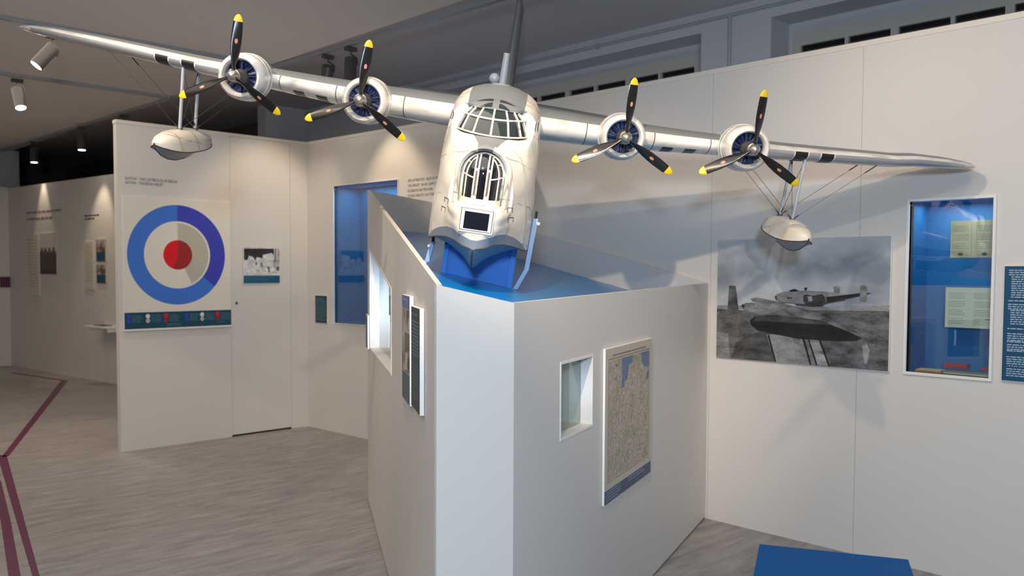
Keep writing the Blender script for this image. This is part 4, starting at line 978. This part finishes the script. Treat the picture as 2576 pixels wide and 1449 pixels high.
# ---- engines
def engine(x, z, xo, blade_rot):
    eo = bpy.data.objects.new('engine', None); C.objects.link(eo); eo.empty_display_size = .05; eo.parent = ac; eo.location = (x, 0, z)
    n_ = MB(); ax = (0, 1, 0)
    pr = [(.076, .120), (.074, .085), (.076, .066), (.083, .056), (.092, .057), (.102, .070), (.108, .095), (.1105, .135), (.1105, .150)]
    n_.lathe(pr, (0, 0, 0), ax, wing_w, 48)
    n_.build('cowling', parent=eo, smooth=45)
    n_ = MB(); n_.lathe([(.1085, .148), (.1085, .153), (.1125, .156), (.1125, .182), (.109, .184), (.109, .188), (.112, .191), (.114, .212), (.108, .216), (.100, .214)], (0, 0, 0), ax, wing_w, 48, mf=lambda i, j: dark_step if i in (0, 5) else wing_w)
    n_.build('gill_ring', parent=eo, smooth=40)
    n_ = MB(); rows_ = []
    for y_, r_, dz, fl in ((.20, .100, 0, 1), (.27, .098, .004, 1), (.36, .088, .010, .9), (.46, .070, .014, .85), (.58, .045, .014, .9), (.70, .015, .012, 1)):
        rows_.append([(r_*math.cos(t), y_, dz+r_*math.sin(t)*fl) for t in [2*math.pi*k/32 for k in range(32)]])
    n_.grid(rows_, lambda i, j: hull_g if 3 <= j <= 12 else wing_w, True); n_.build('nacelle', parent=eo, smooth=60)
    n_ = MB(); n_.disc((0, .118, 0), ax, .0755, eng_blue, 40)
    for k in range(9):
        a = 2*math.pi*k/9+.35; ca, sa = math.cos(a), math.sin(a)
        n_.tube([(.026*ca, .108, .026*sa), (.072*ca, .110, .072*sa)], [.011, .0145], eng_blue, 8)
    b_ = n_.build('cylinders', parent=eo, smooth=40); b_['label'] = 'dark blue radial cylinders'
    n_ = MB()
    for k in range(9):
        a = 2*math.pi*k/9+.12; ca, sa = math.cos(a), math.sin(a)
        n_.tube([(.030*ca, .060, .030*sa), (.045*ca, .088, .045*sa), (.070*ca, .096, .070*sa)], .0018, gearm, 5)
    n_.tube([(.0, .088, -.050), (.0, .095, -.066)], .003, gearm, 5); n_.build('push_rods', parent=eo, smooth=40)
    n_ = MB(); n_.lathe([(.0, .0), (.024, .002), (.026, .02), (.028, .05), (.033, .06), (.036, .10), (.03, .112)], (0, 0, 0), ax, gearm, 28); n_.build('gearbox', parent=eo, smooth=40)
    n_ = MB(); n_.tube([(.038, .07, -.055), (.052, .055, -.045)], .006, silver, 8); n_.build('intake_pipe', parent=eo, smooth=40)
    po = bpy.data.objects.new('propeller', None); C.objects.link(po); po.parent = eo; po.location = (0, -.035, 0); po.empty_display_size = .05
    n_ = MB(); n_.lathe([(.0, -.036), (.010, -.034), (.018, -.028), (.0235, -.017), (.0255, -.005), (.0265, .004), (.0300, .006), (.0305, .014), (.0270, .018), (.026, .034), (.0, .036)], (0, 0, 0), ax, silver, 28); n_.build('spinner', parent=po, smooth=40)
    for k in range(3):
        ang = blade_rot+k*2*math.pi/3; ca, sa = math.cos(ang), math.sin(ang)
        rdir = Vector((sa, 0, ca)); tdir = Vector((ca, 0, -sa)); yv = Vector((0, 1, 0))
        W_ = [(.022, .0085, 60), (.045, .0110, 50), (.075, .0170, 40), (.105, .0215, 32), (.14, .0236, 27), (.18, .0236, 23), (.215, .0220, 20), (.238, .0204, 18), (.2381, .0204, 18), (.252, .0172, 17), (.262, .0120, 16), (.268, .0060, 16), (.270, .0008, 16)]
        rr_ = []
        for r_, hw, pd in W_:
            p_ = math.radians(pd); cd = tdir*math.cos(p_)+yv*math.sin(p_); nn = rdir.cross(cd)
            tk = .0085 if r_ < .03 else .0042 if r_ < .1 else .0026
            if r_ > .265: tk = .0006
            c0 = rdir*r_
            rr_.append([c0+cd*hw*math.cos(q)+nn*tk*math.sin(q) for q in [2*math.pi*s_/14 for s_ in range(14)]])
        mb = MB(); mb.grid(rr_, lambda i, j: yel if i >= 8 else blade_m, True)
        # maker's badge, oval with letter strokes, on the forward face
        p_ = math.radians(30); cd = tdir*math.cos(p_)+yv*math.sin(p_); nn = rdir.cross(cd)
        if nn.y > 0: nn = -nn
        c0 = rdir*.152+nn*.0034
        def oval(a_, b_, m_, off): mb.face([c0+nn*off+cd*a_*math.cos(q)+rdir*b_*math.sin(q) for q in [2*math.pi*s_/20 for s_ in range(20)]], m_)
        oval(.0066, .0110, badge_l, 0); oval(.0054, .0096, badge, .0003)
        for (a0, b0_, a1, b1_) in ((-.0028, -.006, -.0016, .006), (.0016, -.006, .0028, .006), (-.0028, -.0008, .0028, .0008)):
            mb.face([c0+nn*.0006+cd*a0+rdir*b0_, c0+nn*.0006+cd*a1+rdir*b0_, c0+nn*.0006+cd*a1+rdir*b1_, c0+nn*.0006+cd*a0+rdir*b1_], badge_l)
        mb.build('blade', parent=po, smooth=50, fix=False)
    return eo
for x, z, rot in ((-1.203, -.010, .03), (-.618, -.036, .06), (.614, -.028, -.02), (1.206, .004, -.02)):
    engine(x, z, 0, rot)
# ---- floats, struts and bracing wires
def wing_float(sg):
    fo = bpy.data.objects.new('float_assembly', None); C.objects.link(fo); fo.empty_display_size = .05; fo.parent = ac; fo.location = (sg*1.556, 0, 0)
    FS = [(.00, -.383, .003, -.377, .003, -.368), (.03, -.405, .026, -.388, .026, -.350), (.09, -.432, .052, -.400, .050, -.330), (.17, -.452, .068, -.409, .064, -.316), (.27, -.462, .075, -.413, .070, -.309),
          (.38, -.458, .077, -.413, .072, -.309), (.48, -.446, .074, -.410, .068, -.314), (.4801, -.434, .074, -.410, .068, -.314), (.58, -.424, .062, -.404, .056, -.325), (.67, -.410, .038, -.396, .036, -.342), (.74, -.395, .008, -.388, .008, -.366)]
    rows_ = []
    for y_, kz, cw, cz, tw, tz in FS:
        R = [(0, kz), (cw*.5, kz+(cz-kz)*.62), (cw, cz)]
        for a in (0, 22, 45, 67, 90):
            ar = math.radians(a); R.append((tw*math.cos(ar)**.7 if a < 90 else 0, cz+.012+(tz-cz-.012)*math.sin(ar)**1.0))
        rows_.append([(x_, y_, z_) for x_, z_ in R]+[(-x_, y_, z_) for x_, z_ in R[-2:0:-1]])
    nn = len(R)
    mb = MB(); mb.grid(rows_, lambda i, j: hull_w if (j if j < nn-1 else len(rows_[0])-1-j) > 1 else MATS['grey_bow_paint'] if rows_[i][0][1] < .3 else hull_w, True)
    mb.build('float_body', parent=fo, smooth=45)
    mb = MB()
    for s_ in (1, -1): mb.tube([(s_*f_[2], f_[0], f_[3]) for f_ in FS if f_[0] != .4801], .0026, rust, 5)
    mb.tube([(0, f_[0], f_[1]) for f_ in FS], .0026, rust, 5); mb.build('float_chine', parent=fo)
    for (y_, xt) in ((.30, .0), (.51, .0)):
        zt_ = -.005 if y_ < .4 else -.018
        mb = MB(); mb.tube([(xt, y_, -.325), (xt, y_, zt_)], .0125, strut_m, 14, flat=.62); st = mb.build('strut', parent=fo, smooth=50)
        mb = MB(); mb.tube([(xt, y_, -.322), (xt, y_, -.306)], .014, gearm, 12); mb.build('strut_foot', parent=st, smooth=50)
        for wx, wz in ((.0, 0), (-.30*1, 0), (.36, 0)):
            if wx == 0: continue
            xx = wx*sg; zz_ = .020 if wx > 0 else -.042
            mb = MB(); mb.tube([(xt, y_, -.312), (xx, y_, zz_-.005)], .0012, wire_m, 5)
            q0 = Vector((xt, y_, -.312)); q1 = Vector((xx, y_, zz_-.005)); mb.tube([q1, q1+(q0-q1)*.14], .003, dark_step, 5); mb.tube([q0, q0+(q1-q0)*.08], .003, dark_step, 5)
            mb.build('bracing_wire', parent=fo)
    for ya_, yb_ in ((.30, .51), (.51, .30)):
        mb = MB(); mb.tube([(0, ya_, -.312), (0, yb_, -.012)], .0013, wire_m, 5); q0 = Vector((0, ya_, -.312)); q1 = Vector((0, yb_, -.012)); mb.tube([q0, q0+(q1-q0)*.12], .003, dark_step, 5); mb.tube([q1, q1+(q0-q1)*.10], .003, dark_step, 5)
        mb.build('bracing_wire', parent=fo)
wing_float(-1); wing_float(1)
# ---- tail
def slab_foil(mb, stations, vertical=False):
    rows_ = []
    for s_, yl, ch, tk in stations:
        r_ = []
        for c, side in FP:
            d = th(c)*tk*(1 if side == 'u' else -1)
            r_.append((d, yl+c*ch, s_) if vertical else (s_, yl+c*ch, .066+d))
        rows_.append(r_)
    mb.grid(rows_, hull_g); mb.face(rows_[0], hull_g); mb.face(rows_[-1], hull_g)
mb = MB(); slab_foil(mb, [(-.77, 2.30, .18, .012), (-.74, 2.24, .27, .026), (-.4, 2.16, .40, .042), (0, 2.10, .50, .055), (.4, 2.16, .40, .042), (.74, 2.24, .27, .026), (.77, 2.30, .18, .012)]); mb.build('tailplane', parent=ac, smooth=50)
mb = MB(); slab_foil(mb, [(.10, 1.65, .95, .080), (.25, 1.85, .68, .066), (.5, 1.98, .50, .052), (.74, 2.10, .36, .040), (.80, 2.18, .24, .028), (.825, 2.26, .14, .01)], True); mb.build('fin', parent=ac, smooth=50)
mb = MB(); rows_ = [[(-.012+.0, 2.50, z_), (.012, 2.50, z_), (.034-z_*.01, 2.86, z_), (.026-z_*.01, 2.87, z_)] for z_ in (.16, .78)]; mb.grid(rows_, hull_g, True); mb.build('rudder', parent=ac)

for o in ac.children:
    if o.name.split('.')[0] in ('hull', 'chine_strip', 'keel_strip', 'mooring_step', 'bow_window_surround', 'bow_window_frame', 'bow_window', 'nose_turret', 'turret_hood', 'cockpit_glazing', 'cockpit_roof', 'roof_window', 'side_slot', 'direction_finder', 'crown_hatch'):
        o.location.x += .013
# ---------------------------------------------------------------- cradle under the hull
cr_ = empty('display_cradle', AM, 'bright blue painted wooden cradle with two pale side arms carrying the flying boat hull', 'cradle')
AMi = AM.inverted()
def floor_local(x, y):
    """local z where the sloping blue top lies under local (x, y)"""
    lo, hi = -1.3, -.3
    for _ in range(40):
        mid = (lo+hi)/2; p = AM @ Vector((x, y, mid))
        if p.z > FZ(p.x, p.y): hi = mid
        else: lo = mid
    return lo+.0005
def hull_z(x, y):
    s = min(dense, key=lambda q: abs(q[0]-y)); R = ring(s)[:5]; ax = abs(x)
    for k in range(4):
        if R[k][0] <= ax <= R[k+1][0]: return R[k][1]+(R[k+1][1]-R[k][1])*(ax-R[k][0])/(R[k+1][0]-R[k][0]+1e-9)
    return R[4][1]
def cradle_plate(y, xl, xr, t, name):
    mb = MB(); n = 20; X = [xl+(xr-xl)*k/n for k in range(n+1)]
    fr_ = [(x, y, floor_local(x, y)) for x in X]; ft = [(x, y, hull_z(x, y)-.003) for x in X]
    br_ = [(x, y+t, floor_local(x, y+t)) for x in X]; bt = [(x, y+t, hull_z(x, y)-.003) for x in X]
    mb.grid([fr_, ft, bt, br_], bluecr); mb.grid([br_, fr_], bluecr)
    mb.face([fr_[0], ft[0], bt[0], br_[0]], bluecr); mb.face([fr_[-1], ft[-1], bt[-1], br_[-1]], bluecr)
    mb.build(name, parent=cr_)
cradle_plate(-.30, -.132, .190, .02, 'front_plate'); cradle_plate(.30, -.15, .20, .02, 'rear_plate')
mb = MB()
for x in (-.13, .166):
    pts = []
    for y in (-.322, .30): pts += [(x, y, floor_local(x, y)), (x+.02, y, floor_local(x+.02, y)), (x+.02, y, min(hull_z(x+.02, y), hull_z(x, y))-.006), (x, y, min(hull_z(x+.02, y), hull_z(x, y))-.006)]
    mb.hexa([pts[0], pts[1], pts[5], pts[4], pts[3], pts[2], pts[6], pts[7]], bluecr)
mb.build('side_rail', parent=cr_)
for x0, x1, zt_, yy_ in ((-.186, -.226, -.592, -.30), (.250, .256, -.425, -.30)):
    mb = MB(); sg = 1 if x0 > 0 else -1
    knee = (.243, -.660) if sg > 0 else (-.200, -.684); x1 = .205 if sg > 0 else -.236; fz = floor_local(x1, yy_)
    ya, yb = yy_, yy_+.028
    for (xa, za_, xb, zb_) in ((x0, zt_, knee[0], knee[1]), (knee[0], knee[1]+.004, x1, fz)):
        mb.hexa([(xb-.0105, ya, zb_), (xb+.0105, ya, zb_), (xb+.0105, yb, zb_), (xb-.0105, yb, zb_), (xa-.0105, ya, za_), (xa+.0105, ya, za_), (xa+.0105, yb, za_), (xa-.0105, yb, za_)], arm_m)
    a_ = mb.build('side_arm', parent=cr_, bevel=0.002)
    mb = MB(); pr = [(.0085*math.sin(math.radians(q)), -.0085*math.cos(math.radians(q))) for q in range(0, 181, 15)]
    mb.lathe(pr, (x0+(.014 if sg > 0 else -.012), yy_-.008, zt_-.020), (0, 1, 0), bolt_glint, 14); mb.build('bolt', parent=a_, smooth=60)
    mb = MB(); mb.box((x0-.006, yy_+.004, zt_-.004), (x0+.006, yy_+.02, zt_+.03), black_m); mb.build('pad', parent=a_)
